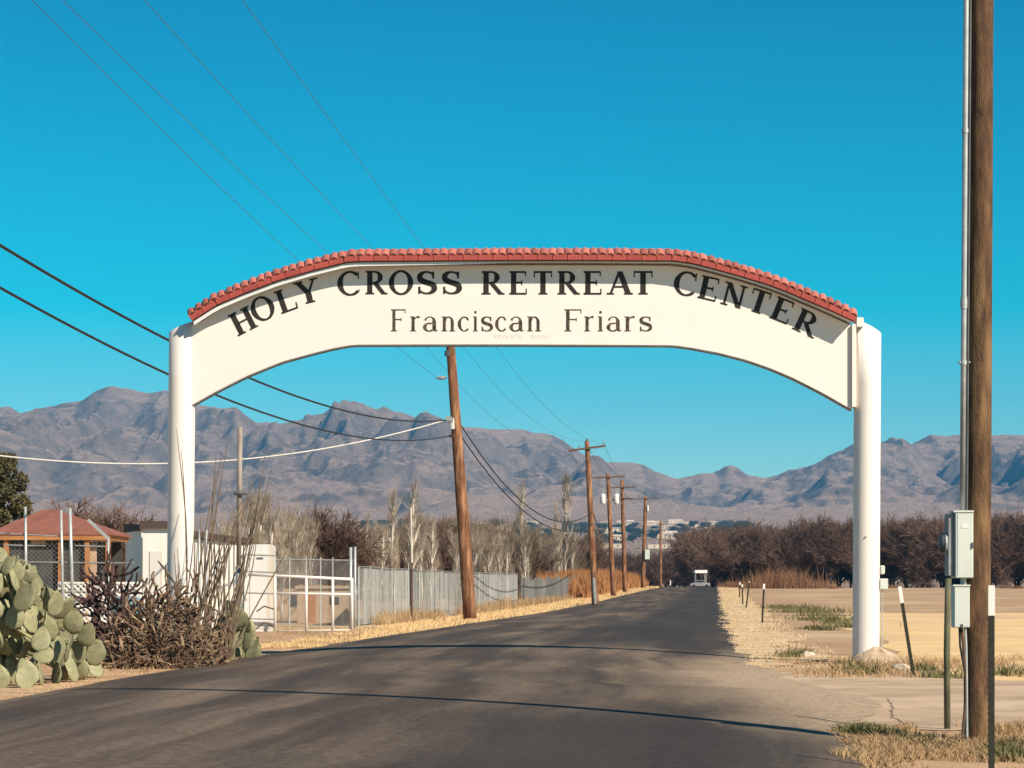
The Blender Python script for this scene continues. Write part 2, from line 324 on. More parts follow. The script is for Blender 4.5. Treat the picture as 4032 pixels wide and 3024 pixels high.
# ------------------------------------------------------------------ ground, road, driveway, mountains
ys = np.arange(-120, 641, 8.)
xs = np.concatenate([-np.geomspace(60, 3200, 40)[::-1], np.arange(-57, 58, 3.), np.geomspace(60, 3200, 40)])
def sheet(xs, ys, zf):
    X, Y = np.meshgrid(xs, ys); Z = zf(X, Y); V = np.stack([X, Y, Z], -1).reshape(-1, 3)
    nx = len(xs); i = np.arange(len(ys) - 1)[:, None] * nx + np.arange(nx - 1)[None]
    return V, np.stack([i, i + 1, i + nx + 1, i + nx], -1).reshape(-1, 4)
V, Fc = sheet(xs, ys, lambda X, Y: bz(Y)); g_ = obj('ground', V, Fc, M_GROUND, smooth=True); tag(g_, 'dry sandy earth on both sides of the road', kind='structure')

V, Fc = sheet(xs, np.arange(640, 4021, 52.), lambda X, Y: bz(Y)); tag(obj('desert_plain', V, Fc, M_MOUNT, smooth=True), 'dry plain rising toward the foot of the mountains', kind='structure')
VERGE = True
XL_Y = [-60, 0, 10, 20, 30, 36.5, 44.7, 50, 59.5, 93, 142, 400, 412, 600]; XL = [-12, -8, -7.4, -7.0, -6.7, -6.35, -5.85, -5.4, -4.65, -1.7, 2.9, 26, 22, -20]
XR_Y = [-60, 0, 10, 19, 24, 30, 37, 45, 54, 84, 150, 400, 412, 600]; XR = [6, 4.0, 3.1, 2.75, 3.6, 4.6, 4.6, 4.8, 5.4, 8.0, 13.9, 36.3, 31.5, -9]
def xl(Y): return np.interp(Y, XL_Y, XL) + .12 * fbm(np.asarray(Y) * .35, np.zeros_like(np.asarray(Y, float)), 3, 5)
def xr(Y): return np.interp(Y, XR_Y, XR) + .45 * fbm(np.asarray(Y) * .9, np.zeros_like(np.asarray(Y, float)) + 3, 3, 9)
ry = np.concatenate([np.arange(-60, 10, 4.), np.arange(10, 70, .4), np.arange(70, 470, 2.)]); nu = 25
uu = np.linspace(0, 1, nu)
RX = xl(ry)[:, None] * (1 - uu) + xr(ry)[:, None] * uu
RZ = bz(ry)[:, None] + .012 + .16 * (1 - (2 * uu - 1)**2)[None] ** .8
V = np.stack([RX, np.broadcast_to(ry[:, None], RX.shape), RZ], -1).reshape(-1, 3)
i = np.arange(len(ry) - 1)[:, None] * nu + np.arange(nu - 1)[None]; Fc = np.stack([i, i + 1, i + nu + 1, i + nu], -1).reshape(-1, 4)
road = obj('road', V, Fc, M_ASPHALT, smooth=True); tag(road, 'worn dark asphalt road running under the arch', kind='structure')
uvl = road.data.uv_layers.new(name='UVMap'); UV = np.stack([np.broadcast_to(uu, RX.shape), np.broadcast_to(ry[:, None], RX.shape)], -1).reshape(-1, 2)
li = np.zeros(len(road.data.loops), int); road.data.loops.foreach_get('vertex_index', li); uvl.data.foreach_set('uv', UV[li].astype(np.float32).ravel())
def rough_poly(name, pts, z, m, label, n=10, amp=.15):
    out = []
    for a, b in zip(pts, pts[1:] + pts[:1]):
        for k in range(n):
            t = k / n; out.append((a[0] + (b[0] - a[0]) * t + random.uniform(-amp, amp), a[1] + (b[1] - a[1]) * t + random.uniform(-amp, amp)))
    V = [(x, y, float(bz(y)) + z) for x, y in out]
    return tag(obj(name, V, [tuple(range(len(V)))], m), label, kind='structure')
rough_poly('driveway', [(3.2, 24.5), (6, 23.2), (40, 21.5), (40, 36.8), (8, 36.4), (5.0, 38.8), (4.0, 44)], .008, M_CONC, 'pale worn driveway joining the road in front of the arch')
M_CRACK = mat('dark_crack', (.17, .125, .085), (.25, .18, .125), 6, .95)
def crack(pts, w, z, label, seed):
    r = random.Random(seed); line = []
    for a, b in zip(pts, pts[1:]):
        for k in range(9): t = k / 9; line.append((a[0] + (b[0] - a[0]) * t + r.uniform(-.022, .022), a[1] + (b[1] - a[1]) * t))
    V = []
    for k, (x, y) in enumerate(line): q = w * r.uniform(.3, 1.2); V += [(x - q, y, z), (x + q, y + q, z)]
    tag(obj('pavement_crack', V, [(2 * k, 2 * k + 1, 2 * k + 3, 2 * k + 2) for k in range(len(line) - 1)], M_CRACK), label, kind='structure')
crack([(5.0, 30.5), (4.75, 28.5), (4.35, 26.2), (4.3, 25.0)], .012, .013, 'dark crack running across the driveway mouth', 1)
def crown(x, y):
    u = (x - float(xl(y))) / (float(xr(y)) - float(xl(y))); return float(bz(y)) + .016 + .16 * max(0, 1 - (2 * u - 1)**2) ** .8
def road_crack(pts, w, label, seed):
    r = random.Random(seed); V = []; n = 0
    for a, b in zip(pts, pts[1:]):
        for k in range(14):
            t = k / 14; x = a[0] + (b[0] - a[0]) * t + r.uniform(-.03, .03); y = a[1] + (b[1] - a[1]) * t + r.uniform(-.03, .03); q = w * r.uniform(.4, 1.2)
            V += [(x - q, y - q, crown(x - q, y - q) + .006), (x + q, y + q, crown(x + q, y + q) + .006)]; n += 1
    tag(obj('pavement_crack', V, [(2 * k, 2 * k + 1, 2 * k + 3, 2 * k + 2) for k in range(n - 1)], mat('tar_filled_crack', (.025, .021, .018), (.05, .04, .033), 6, .8)), label, kind='structure')
road_crack([(-6.0, 40.0), (-3.5, 41.5), (-.5, 41.0), (2.2, 42.6), (4.3, 42.0)], .018, 'dark crack crossing the asphalt in front of the arch', 5)
road_crack([(-5.0, 27.5), (-3.2, 28.2), (-1.1, 27.6)], .014, 'short crack in the left lane near the camera', 7)
crack([(9.5, 33.5), (7.4, 33.0), (6.0, 33.6)], .008, .013, 'short crack in the driveway beyond the brown pole', 2)
V, Fc = sheet(np.concatenate([np.arange(7.6, 40, .8), np.geomspace(40, 300, 20)]), np.arange(38.5, 125, 2.), lambda X, Y: bz(Y) + .006)
V[:, 0] += np.maximum(0, (V[:, 1] - 46) * .13) * np.clip(1 - (V[:, 0] - 10) / 300, 0, 1) + .8 * fbm(V[:, 0] * .2, V[:, 1] * .1, 3, 3); V[:, 1] += 13 * fbm(V[:, 0] * .15, V[:, 1] * .05, 3, 8); V[:, 2] = bz(V[:, 1]) + .006
tag(obj('field', V, Fc, M_FIELD), 'pale straw coloured field of cut stubble beyond the arch', kind='structure')

vy = np.arange(43, 398, 1.0); vu = np.linspace(0, 1, 7); ww = np.interp(vy, [43, 60, 150, 400], [1.2, 1.7, 2.4, 3.2]) + .9 * fbm(vy * .25, vy * 0 + 9, 3, 2)
VX = (xr(vy) - .1)[:, None] + ww[:, None] * vu; V = np.stack([VX, np.broadcast_to(vy[:, None], VX.shape), np.broadcast_to(bz(vy)[:, None] + .018, VX.shape)], -1).reshape(-1, 3)
i = np.arange(len(vy) - 1)[:, None] * 7 + np.arange(6)[None]; tag(obj('verge', V, np.stack([i, i + 1, i + 8, i + 7], -1).reshape(-1, 4), mat('straw_and_dust', (.66, .48, .28), (.46, .31, .18), 1.4, .95, .7, c3=(.72, .54, .32), s3=.5, detail=14, lo=.4, hi=.6)), 'strip of flattened pale straw along the right edge of the road', kind='structure')
RIDGE = np.array([(-800, 1680), (-400, 1590), (-150, 1620), (0, 1604), (35, 1598), (73, 1627), (231, 1591), (323, 1577), (369, 1542), (438, 1515), (500, 1527), (584, 1550), (653, 1532), (757, 1592), (815, 1601), (853, 1604), (907, 1629), (949, 1627), (1011, 1667), (1053, 1661), (1137, 1669), (1191, 1654), (1207, 1637), (1276, 1631), (1322, 1588), (1376, 1592), (1391, 1611), (1491, 1631), (1545, 1619), (1583, 1623), (1637, 1646), (1700, 1652), (1760, 1668), (1839, 1681), (1947, 1690), (2067, 1695), (2105, 1706), (2175, 1711), (2213, 1730), (2251, 1755), (2300, 1790), (2332, 1825), (2400, 1820), (2490, 1824), (2533, 1833), (2588, 1858), (2669, 1885), (2739, 1871), (2766, 1862), (2820, 1862), (2857, 1838), (2881, 1834), (2905, 1844), (2941, 1865), (3007, 1882), (3061, 1871), (3109, 1852), (3146, 1848), (3218, 1826), (3272, 1793), (3326, 1772), (3356, 1748), (3420, 1752), (3477, 1745), (3507, 1723), (3537, 1735), (3573, 1751), (3615, 1740), (3663, 1711), (3724, 1717), (3766, 1711), (3904, 1714), (3977, 1710), (4032, 1711), (4200, 1690), (4500, 1740), (5000, 1700), (6500, 1800)])
YR = 6500.0
def hr(X): return EYE + (HY - np.interp(CX + F * X / YR, RIDGE[:, 0], RIDGE[:, 1])) / F * YR
def hmount(X, Y):
    t = (Y - 4000) / (YR - 4000); tc_ = np.clip(t, 0, 1); B = bz(Y)
    away = np.abs(1 - t)
    Xw = X + 420 * fbm(X / 900, Y / 700, 3, 31) * away + 160 * (vnoise(X / 260, Y / 400, 12) - .5) * away
    H = hr(Xw)
    s = np.where(t < 1, tc_ ** 1.55, np.maximum(0, 1 - (t - 1) * .55))
    z = B * 1.0 + np.maximum(H - B, 30) * s
    amp = np.clip(t, 0, 1) ** .8 * np.clip((1.0 - t) * 4, 0, 1) * np.where(t > 1, 0, 1)
    rel = np.clip((H - 150) / 350, .35, 1.1)
    rg = ridged(X / 520 + .25 * fbm(Y / 500, X / 500, 2, 3), Y / 900, 5, 77) - .62
    z = z + amp * rel * (330 * rg) + amp * rel * 190 * (ridged(X / 310 + .5 * fbm(X / 300, Y / 300, 2, 48), Y / 480, 3, 25) - .55) + amp * rel * 120 * (ridged(X / 130 + .3 * fbm(X / 200, Y / 200, 2, 40), Y / 260, 4, 15) - .6)
    z = z + amp * rel * 42 * (ridged(X / 62 + .4 * fbm(X / 90, Y / 90, 2, 70), Y / 95, 3, 55) - .6)
    # valleys cut square to the ridge
    vl = 1 - np.abs(2 * vnoise(X / 330 + 1.2 * fbm(X / 800, Y / 600, 2, 8), Y / 2600, 91) - 1)
    z = z - amp * rel * 120 * vl ** 2 * np.sin(np.clip(t, 0, 1) * np.pi) ** .5
    z = z + np.clip(t, 0, 1) * 5 * fbm(X / 45, Y / 45, 3, 61)
    return np.where(t < 0, B, z)
mx = np.arange(-3000, 3001, 7.0); my = np.concatenate([np.arange(3700, 5200, 14.), np.arange(5200, 6700, 9.), np.arange(6700, 8200, 60.)])
V, Fc = sheet(mx, my, hmount); V[V[:, 1] < 3990, 2] -= 3
tag(obj('mountains', V, Fc, M_MOUNT, smooth=True), 'rugged grey brown desert mountain range', kind='structure')

# ------------------------------------------------------------------ entrance arch
AY = 45.0
def A(px, py): return ((px - CX) / F * AY, EYE + (HY - py) / F * AY)
BOT = [(752, 1596), (860, 1536), (973, 1479), (1106, 1425), (1233, 1390), (1320, 1369), (1391, 1357), (1700, 1356), (2000, 1356), (2300, 1357), (2651, 1359), (2723, 1369), (2830, 1389), (2940, 1417), (3040, 1452), (3128, 1490), (3240, 1547), (3353, 1612)]
FAS = [(768, 1273), (866, 1210), (980, 1162), (1106, 1115), (1240, 1076), (1372, 1044), (1420, 1041), (2000, 1037), (2300, 1037), (2651, 1039), (2720, 1049), (2796, 1068), (2905, 1098), (3013, 1131), (3090, 1160), (3157, 1189), (3250, 1228), (3353, 1276)]
def interp_path(path, x): a = np.array(path, float); return np.interp(x, a[:, 0], a[:, 1])
arch = thing('entrance_arch', 'white arched entrance gateway with red tile roof and black lettering spanning the road', 'archway', (0, AY, 0))
px_ = np.linspace(752, 3354, 80)
bot = [A(x, interp_path(BOT, x)) for x in px_]; top = [A(x, interp_path(FAS, x) + (8 if x > 768 else 8)) for x in px_]
SIGN = obj('sign_panel', *strip(top, bot, AY, AY + .30), M_WHITE, arch)
edge_b = [(x, z - .02) for x, z in bot]
obj('bottom_edge_trim', *strip([(x, z - .002) for x, z in bot], edge_b, AY + .012, AY + .285), M_GREYPIPE, arch)
def column(px, r, ztl, ztr, lean, name='column'):
    cx = (px - CX) / F * AY; n = 40; a = np.arange(n) / n * 2 * np.pi
    rings = []; zs = [-.15, 0.6, 1.5, 2.5, 3.5, 4.5, 5.5]
    for z in zs: rings.append(np.stack([cx + lean * z + r * np.cos(a), AY + .16 + r * np.sin(a), np.full(n, z)], 1))
    s = (np.cos(a) + 1) / 2; rings.append(np.stack([cx + lean * 6.7 + r * np.cos(a), AY + .16 + r * np.sin(a), ztl * (1 - s) + ztr * s], 1))
    V = np.vstack(rings); k = len(rings); Fs = [(q * n + i, q * n + (i + 1) % n, q * n + n + (i + 1) % n, q * n + n + i) for q in range(k - 1) for i in range(n)]
    Fs.append(tuple(range((k - 1) * n, k * n)))
    o = obj(name, V, Fs, M_WHITE, arch); o.data.polygons.foreach_set('use_smooth', [len(p.vertices) == 4 for p in o.data.polygons])
    return o
cL = column(703, .262, zat(1308, AY), zat(1262, AY), .008); cL['label'] = 'column rising behind the dry cactus heap'
cR = column(3414, .264, zat(1254, AY), zat(1312, AY), .0055); cR['label'] = 'column standing beside the dirt field'
tag(obj('flange', *box(*[(x - CX) / F * AY for x in (3352, 3369)], AY - .085, AY + .2, zat(1604, AY), zat(1278, AY), .006), M_WHITE, arch))
obj('bracket', *box(*[(x - CX) / F * AY for x in (3369, 3398)], AY - .1, AY + .1, zat(1290, AY), zat(1252, AY), .01), M_SOFFIT, arch)
# roof: deck, fascia tiles, soffit, white trim board, barrel tiles
roof = obj('roof_deck', *strip([(x, z + .115) for x, z in [A(p, interp_path(FAS, p)) for p in np.linspace(766, 3353, 70)]], [(x, z + .03) for x, z in [A(p, interp_path(FAS, p)) for p in np.linspace(766, 3353, 70)]], AY - .33, AY + .65), M_MORTAR, arch)
obj('soffit', *strip([(x, z + .028) for x, z in [A(p, interp_path(FAS, p)) for p in np.linspace(770, 3350, 70)]], [(x, z + .004) for x, z in [A(p, interp_path(FAS, p)) for p in np.linspace(770, 3350, 70)]], AY - .31, AY + .6), M_SOFFIT, arch)
def trim_h(p): return float(np.interp(p, [768, 1372, 1900, 2050, 2640, 2700, 3157, 3200, 3353], [.088, .082, .05, .02, .02, .03, .03, .008, .005]))
tp = np.linspace(772, 3240, 70)
obj('eave_gap_shade', *strip([(x, z + .03) for x, z in [A(p, interp_path(FAS, p)) for p in np.linspace(768, 3352, 70)]], [(x, z - .006) for x, z in [A(p, interp_path(FAS, p)) for p in np.linspace(768, 3352, 70)]], AY - .345, AY - .331), M_BROWNROOF, arch)  # dark strip standing in for the shaded gap between fascia and trim
obj('trim_board', *strip([(A(p, interp_path(FAS, p))[0], A(p, interp_path(FAS, p))[1] + .006) for p in tp], [(A(p, interp_path(FAS, p))[0], A(p, interp_path(FAS, p))[1] - trim_h(p)) for p in tp], AY - .325, AY - .29), M_SOFFIT, arch)
s_x = np.linspace(766, 3353, 800); pth = np.array([A(p, interp_path(FAS, p)) for p in s_x]); dl = np.r_[0, np.cumsum(np.hypot(*np.diff(pth, axis=0).T))]
def at_s(s): return np.interp(s, dl, pth[:, 0]), np.interp(s, dl, pth[:, 1])
LEN = dl[-1]; nf = 46
me_f = mesh('fascia_tile', *box(-LEN / nf / 2 + .004, LEN / nf / 2 - .004, -.0275, .0275, -.053, .053, .006)); me_f.materials.append(M_FASCIA)
for k in range(nf):
    s = (k + .5) * LEN / nf; x, z = at_s(s); x0, z0 = at_s(s - .1); x1, z1 = at_s(s + .1); a = math.atan2(z1 - z0, x1 - x0)
    inst('fascia_tile', me_f, roof, (x - math.sin(a) * .062, AY - .362, z + math.cos(a) * .062), (0, -a, 0))
def barrel(L, r0, r1, th=.016, n=9):
    V = []; a = np.linspace(0, math.pi, n)
    for y, r in ((0, r0), (L, r1)):
        for rr in (r, r - th):
            for t in a: V.append((rr * math.cos(t), y, rr * math.sin(t)))
    Fs = []
    for i in range(n - 1): Fs += [(i, i + 1, 2 * n + i + 1, 2 * n + i), (n + i + 1, n + i, 3 * n + i, 3 * n + i + 1), (i + 1, i, n + i, n + i + 1), (2 * n + i, 2 * n + i + 1, 3 * n + i + 1, 3 * n + i)]
    Fs += [(0, 2 * n, 3 * n, n), (n - 1, 2 * n - 1, 4 * n - 1, 3 * n - 1)]
    b0 = len(V); V += [(r0 * .93 * math.cos(t), .035, r0 * .93 * math.sin(t)) for t in a]; Fs.append(tuple(range(b0, b0 + n))[::-1])
    return np.array(V), Fs
pp = [A(p, interp_path(FAS, p)) for p in np.linspace(766, 3353, 70)]; V = []
for x, z in pp: V += [(x, AY - .37, z + .117), (x, AY + .16, z + .117 + .2), (x, AY + .69, z + .117)]
obj('roof_slope', V, [f for i in range(69) for f in ((3 * i, 3 * i + 3, 3 * i + 4, 3 * i + 1), (3 * i + 1, 3 * i + 4, 3 * i + 5, 3 * i + 2))] + [(0, 1, 2), (207, 209, 208)], M_TILE, arch)
me_t = mesh('barrel_tile', *(lambda vf: (vf[0] * np.array([1, 1, .78]), vf[1]))(barrel(.56, .088, .076)), smooth=False); me_t.materials.append(M_TILE)
ntl = 82; tilt = math.radians(19)
for k in range(ntl):
    s = (k + .5) * LEN / ntl; x, z = at_s(s); x0, z0 = at_s(s - .1); x1, z1 = at_s(s + .1); a = math.atan2(z1 - z0, x1 - x0)
    j = random.uniform(-.012, .012)
    inst('barrel_tile', me_t, roof, (x - math.sin(a) * .112, AY - .385 + j, z + math.cos(a) * .092 + random.uniform(-.006, .006)), (Matrix.Rotation(-a + random.uniform(-.05, .05), 3, 'Y') @ Matrix.Rotation(random.uniform(-.04, .04), 3, 'Z') @ Matrix.Rotation(tilt, 3, 'X')).to_euler())
    inst('barrel_tile', me_t, roof, (x - math.sin(a) * .112, AY + .70 + j, z + math.cos(a) * .092), (Matrix.Rotation(-a, 3, 'Y') @ Matrix.Rotation(math.pi, 3, 'Z') @ Matrix.Rotation(tilt, 3, 'X')).to_euler())
# lettering: each glyph drawn from brush strokes
def stem(x, y0, y1, w): return [[(x - w / 2, y0), (x - w / 2, y1)], [(x + w / 2, y0), (x + w / 2, y1)]]
def diag(x0, y0, x1, y1, w): return [[(x0 - w / 2, y0), (x1 - w / 2, y1)], [(x0 + w / 2, y0), (x1 + w / 2, y1)]]
def bar(x0, x1, y, w): return [[(x0, y - w / 2), (x1, y - w / 2)], [(x0, y + w / 2), (x1, y + w / 2)]]
def ser(x, y, w=.38, t=.075): return bar(x - w / 2, x + w / 2, y, t)
def arc(cx, cy, rx, ry, a0, a1, tk, tn, n=26, ex=1.5):
    A_, B_ = [], []
    for k in range(n + 1):
        t = math.radians(a0 + (a1 - a0) * k / n); c, s = math.cos(t), math.sin(t); w = tn + (tk - tn) * abs(c)**ex
        A_.append((cx + (rx + w / 2) * c, cy + (ry + min(w, tn * 1.3) / 2) * s)); B_.append((cx + (rx - w / 2) * c, cy + (ry - min(w, tn * 1.3) / 2) * s))
    return [A_, B_]
def ribbon(pts, ws):
    p = np.array(pts, float); d = np.gradient(p, axis=0); d /= np.linalg.norm(d, axis=1, keepdims=True); nn = np.stack([-d[:, 1], d[:, 0]], 1); w = np.array(ws)[:, None] / 2
    return [(p + nn * w).tolist(), (p - nn * w).tolist()]
def ess(x, y, w, h, tk, tn):
    pts = []; ws = []
    for k in range(15): t = math.radians(25 + 215 * k / 14); pts.append((x + w * .5 + w * .40 * math.cos(t), y + h * .745 + h * .215 * math.sin(t))); ws.append(tn + (tk - tn) * .75 * max(0, -math.cos(t)) ** 1.5)
    for k in range(1, 15): t = math.radians(60 - 215 * k / 14); pts.append((x + w * .5 + w * .44 * math.cos(t), y + h * .265 + h * .235 * math.sin(t))); ws.append(tn + (tk - tn) * .8 * max(0, math.cos(t)) ** 1.5)
    ws[12] = ws[13] = ws[14] = tk; ws[15] = ws[16] = tk * 1.0
    return [ribbon(pts, ws), stem(x + w * .87, y + h * .68, y + h * .98, tn * .9), stem(x + w * .08, y + h * .01, y + h * .33, tn * .9)]
T, t_ = .225, .085
GL = {
 'H': (.95, [stem(.2, 0, 1, T), stem(.75, 0, 1, T), bar(.2, .75, .5, t_)] + [ser(x, y) for x in (.2, .75) for y in (.03, .97)]),
 'O': (1.0, [arc(.5, .5, .40, .475, 0, 360, T, t_, 44)]),
 'L': (.80, [stem(.22, 0, 1, T), ser(.22, .97), bar(.04, .76, .03, t_), diag(.74, .02, .76, .27, .06)]),
 'Y': (.95, [diag(.16, 1, .47, .44, T), diag(.80, 1, .50, .44, t_ * 1.2), stem(.48, 0, .46, T), ser(.18, .97, .36), ser(.79, .97, .32), ser(.48, .03)]),
 'C': (.92, [arc(.5, .5, .40, .475, 42, 318, T, t_, 40), stem(.83, .66, .98, .055), diag(.80, .16, .86, .24, .05)]),
 'R': (.95, [stem(.2, 0, 1, T), ser(.2, .03), bar(.02, .46, .97, t_), bar(.2, .5, .50, t_), arc(.45, .735, .205, .225, -90, 90, T, t_, 22), diag(.42, .5, .80, .03, T), ser(.84, .03, .26)]),
 'S': (.72, ess(.06, 0, .62, 1, T * 1.05, t_)),
 'E': (.82, [stem(.22, 0, 1, T), bar(.04, .74, .97, t_), bar(.04, .77, .03, t_), bar(.22, .58, .51, t_), stem(.57, .40, .62, .05), stem(.73, .78, .98, .05), stem(.76, .02, .25, .05)]),
 'T': (.88, [stem(.44, 0, 1, T), bar(.06, .82, .97, t_), ser(.44, .03), stem(.08, .74, .99, .05), stem(.80, .74, .99, .05)]),
 'A': (1.0, [diag(.14, 0, .49, 1, t_ * 1.2), diag(.50, 1, .84, 0, T), bar(.27, .70, .33, t_), ser(.14, .03, .28), ser(.84, .03, .34)]),
 'N': (1.0, [stem(.19, 0, 1, t_ * 1.2), stem(.82, 0, 1, t_ * 1.2), diag(.20, 1, .80, 0, T), ser(.17, .97, .3), ser(.82, .97, .3), ser(.19, .03, .3)]),
}
q, h_ = .145, .055
GF = {
 'F': (.80, [stem(.2, 0, 1, q), bar(.06, .76, .975, h_), bar(.2, .56, .54, h_), ser(.2, .025, .30, .045), stem(.55, .46, .62, .035), stem(.745, .82, .99, .035)]),
 'r': (.52, [stem(.17, 0, .68, q), ser(.17, .022, .28, .04), bar(.04, .18, .66, .04), ribbon([(.18, .46), (.24, .57), (.32, .64), (.40, .66), (.46, .63)], [.05, .05, .06, .09, .11])]),
 'a': (.62, [arc(.26, .19, .175, .175, 60, 320, q, h_, 24), stem(.46, .05, .48, q), ribbon([(.46, .46), (.43, .58), (.34, .655), (.22, .65), (.12, .57), (.12, .50)], [q * .9, .08, .05, .05, .07, .10]), ribbon([(.24, .36), (.35, .38), (.46, .42)], [.045, .045, .045]), ribbon([(.46, .06), (.52, .02), (.60, .05)], [.09, .05, .035])]),
 'n': (.72, [stem(.17, 0, .68, q), ser(.17, .022, .28, .04), bar(.04, .18, .66, .04), arc(.375, .42, .185, .235, 0, 165, q, h_, 18), stem(.56, 0, .44, q), ser(.56, .022, .28, .04)]),
 'c': (.55, [arc(.31, .335, .22, .315, 48, 318, q, h_, 30), ribbon([(.42, .58), (.46, .55), (.47, .50)], [.06, .09, .06])]),
 'i': (.32, [stem(.16, 0, .68, q), ser(.16, .022, .29, .04), bar(.03, .17, .66, .04), arc(.16, .87, .032, .032, 0, 360, .07, .07, 14)]),
 's': (.52, ess(.05, 0, .44, .68, q, h_)),
}
k_ = .05
GS = {
 'P': (.6, [stem(.1, 0, 1, k_), arc(.3, .74, .2, .24, -90, 90, k_, k_, 14), bar(.1, .3, .98, k_), bar(.1, .3, .5, k_)]),
 'R': (.62, [stem(.1, 0, 1, k_), arc(.3, .74, .2, .24, -90, 90, k_, k_, 14), bar(.1, .3, .98, k_), bar(.1, .3, .5, k_), diag(.3, .5, .54, 0, k_)]),
 'I': (.2, [stem(.1, 0, 1, k_)]), 'V': (.7, [diag(.05, 1, .35, 0, k_), diag(.65, 1, .35, 0, k_)]), 'A': (.7, [diag(.05, 0, .35, 1, k_), diag(.65, 0, .35, 1, k_), bar(.16, .54, .33, k_)]),
 'T': (.6, [stem(.3, 0, 1, k_), bar(.02, .58, .98, k_)]), 'E': (.55, [stem(.1, 0, 1, k_), bar(.1, .5, .98, k_), bar(.1, .45, .5, k_), bar(.1, .5, .02, k_)]),
 'O': (.8, [arc(.4, .5, .34, .47, 0, 360, k_, k_, 30)]), 'D': (.7, [stem(.1, 0, 1, k_), arc(.3, .5, .32, .48, -90, 90, k_, k_, 18), bar(.1, .3, .98, k_), bar(.1, .3, .02, k_)]),
}
def letter(ch, table, cxp, cyp, wp, hp, ang, m):
    """centre, width and cap height in sign pixels, tilt in degrees (clockwise positive)"""
    w, strokes = table[ch]; X0, Z0 = A(cxp, cyp); s = F / AY; a = -math.radians(ang); ca, sa = math.cos(a), math.sin(a)
    V, Fs = [], []
    for li_, (p1, p2) in enumerate(strokes):
        b0 = len(V); n = len(p1); y = AY - .004 - .0004 * li_
        for chn in (p1, p2):
            for (u, v) in chn:
                x = (u / w - .5) * wp / s; z = (v - .5) * hp / s
                V.append((X0 + x * ca - z * sa, y, Z0 + x * sa + z * ca))
        Fs += [(b0 + i, b0 + i + 1, b0 + n + i + 1, b0 + n + i) for i in range(n - 1)]
    return obj('letter', V, Fs, m, SIGN)
HH = 91
for ch, x, y, w, a in [('H', 957, 1264, 92, -27), ('O', 1034, 1215, 92, -23), ('L', 1126, 1182, 76, -20), ('Y', 1212, 1148, 98, -14),
                       ('C', 1375, 1116, 92, -3), ('R', 1481, 1113, 86, 0), ('O', 1579, 1113, 94, 0), ('S', 1679, 1113, 80, 0), ('S', 1777, 1113, 80, 0),
                       ('R', 1940, 1114, 90, 0), ('E', 2040, 1114, 76, 0), ('T', 2138, 1114, 82, 0), ('R', 2238, 1114, 88, 0), ('E', 2333, 1114, 78, 0), ('A', 2440, 1114, 102, 0), ('T', 2532, 1114, 86, 0),
                       ('C', 2700, 1117, 92, 8), ('E', 2791, 1136, 80, 13), ('N', 2890, 1163, 96, 15), ('T', 2990, 1188, 86, 18), ('E', 3080, 1222, 82, 22), ('R', 3178, 1272, 94, 25)]:
    letter(ch, GL, x, y, w, HH if ch not in 'CO' else HH + 4, a, M_BLACK)
for ch, x0, x1 in [('F', 1535, 1600), ('r', 1612, 1657), ('a', 1664, 1726), ('n', 1736, 1794), ('c', 1801, 1850), ('i', 1861, 1883), ('s', 1891, 1941), ('c', 1948, 1997), ('a', 2004, 2065), ('n', 2073, 2132),
                   ('F', 2217, 2293), ('r', 2297, 2342), ('i', 2352, 2377), ('a', 2387, 2449), ('r', 2455, 2504), ('s', 2514, 2568)]:
    letter(ch, GF, (x0 + x1) / 2, 1261.5, x1 - x0, 87, 0, M_FADED)
xg = 1944
for ch, w in zip('PRIVATE ROAD', (15, 16, 8, 18, 18, 16, 15, 28, 17, 20, 18, 18)):
    if ch != ' ': letter(ch, GS, xg + w / 2, 1325.5, w - 1, 14, 0, M_GHOST)
    xg += w + 1.5
# meter boxes clamped to the right column
obj('junction_box', *box(*[(x - CX) / F * AY for x in (3466, 3497)], AY + .02, AY + .16, zat(2320, AY), zat(2278, AY), .008), M_BOX, arch)
obj('light_fixture', *box(*[(x - CX) / F * AY for x in (3468, 3486)], AY + .04, AY + .14, zat(2262, AY), zat(2226, AY), .02), M_BOX, arch)
obj('conduit', *tube([((3477 - CX) / F * AY, AY + .1, z) for z in (-.05, .8, zat(2318, AY))], .013), M_GALV, arch)
obj('bolt', *tube([((3405 - CX) / F * AY, AY - .12, zat(2115, AY)), ((3405 - CX) / F * AY, AY - .07, zat(2115, AY))], .016, 8), M_DARKBOX, arch)

def mound(name, c, rx, ry, h, m, label, cat, seed=0, parent=None, n=26):
    V = []; Fs = []; nr = 8
    for i in range(nr + 1):
        t = i / nr
        for j in range(n):
            a = 2 * math.pi * j / n; rr = t * (1 + .22 * float(fbm(math.cos(a) * 1.3 + seed, math.sin(a) * 1.3, 3, seed)))
            z = h * (1 - t**1.7) * (1 + .35 * float(fbm(math.cos(a) * t * 3 + seed, math.sin(a) * t * 3, 4, seed + 3))) - .03 * t
            V.append((c[0] + rx * rr * math.cos(a), c[1] + ry * rr * math.sin(a), c[2] + z))
    for i in range(nr):
        for j in range(n): k = (j + 1) % n; Fs.append((i * n + j, i * n + n + j, i * n + n + k, i * n + k))
    o = obj(name, V, Fs, m, parent)
    if label: tag(o, label, cat)
    return o
mound('earth_mound', onY(3450, 44.95), .62, .6, .30, mat('pale_rubble_earth', (.52, .40, .28), (.38, .28, .19), 6, .95, .6), 'pale heap of earth and rubble piled round the foot of the arch column', 'mound', 4)
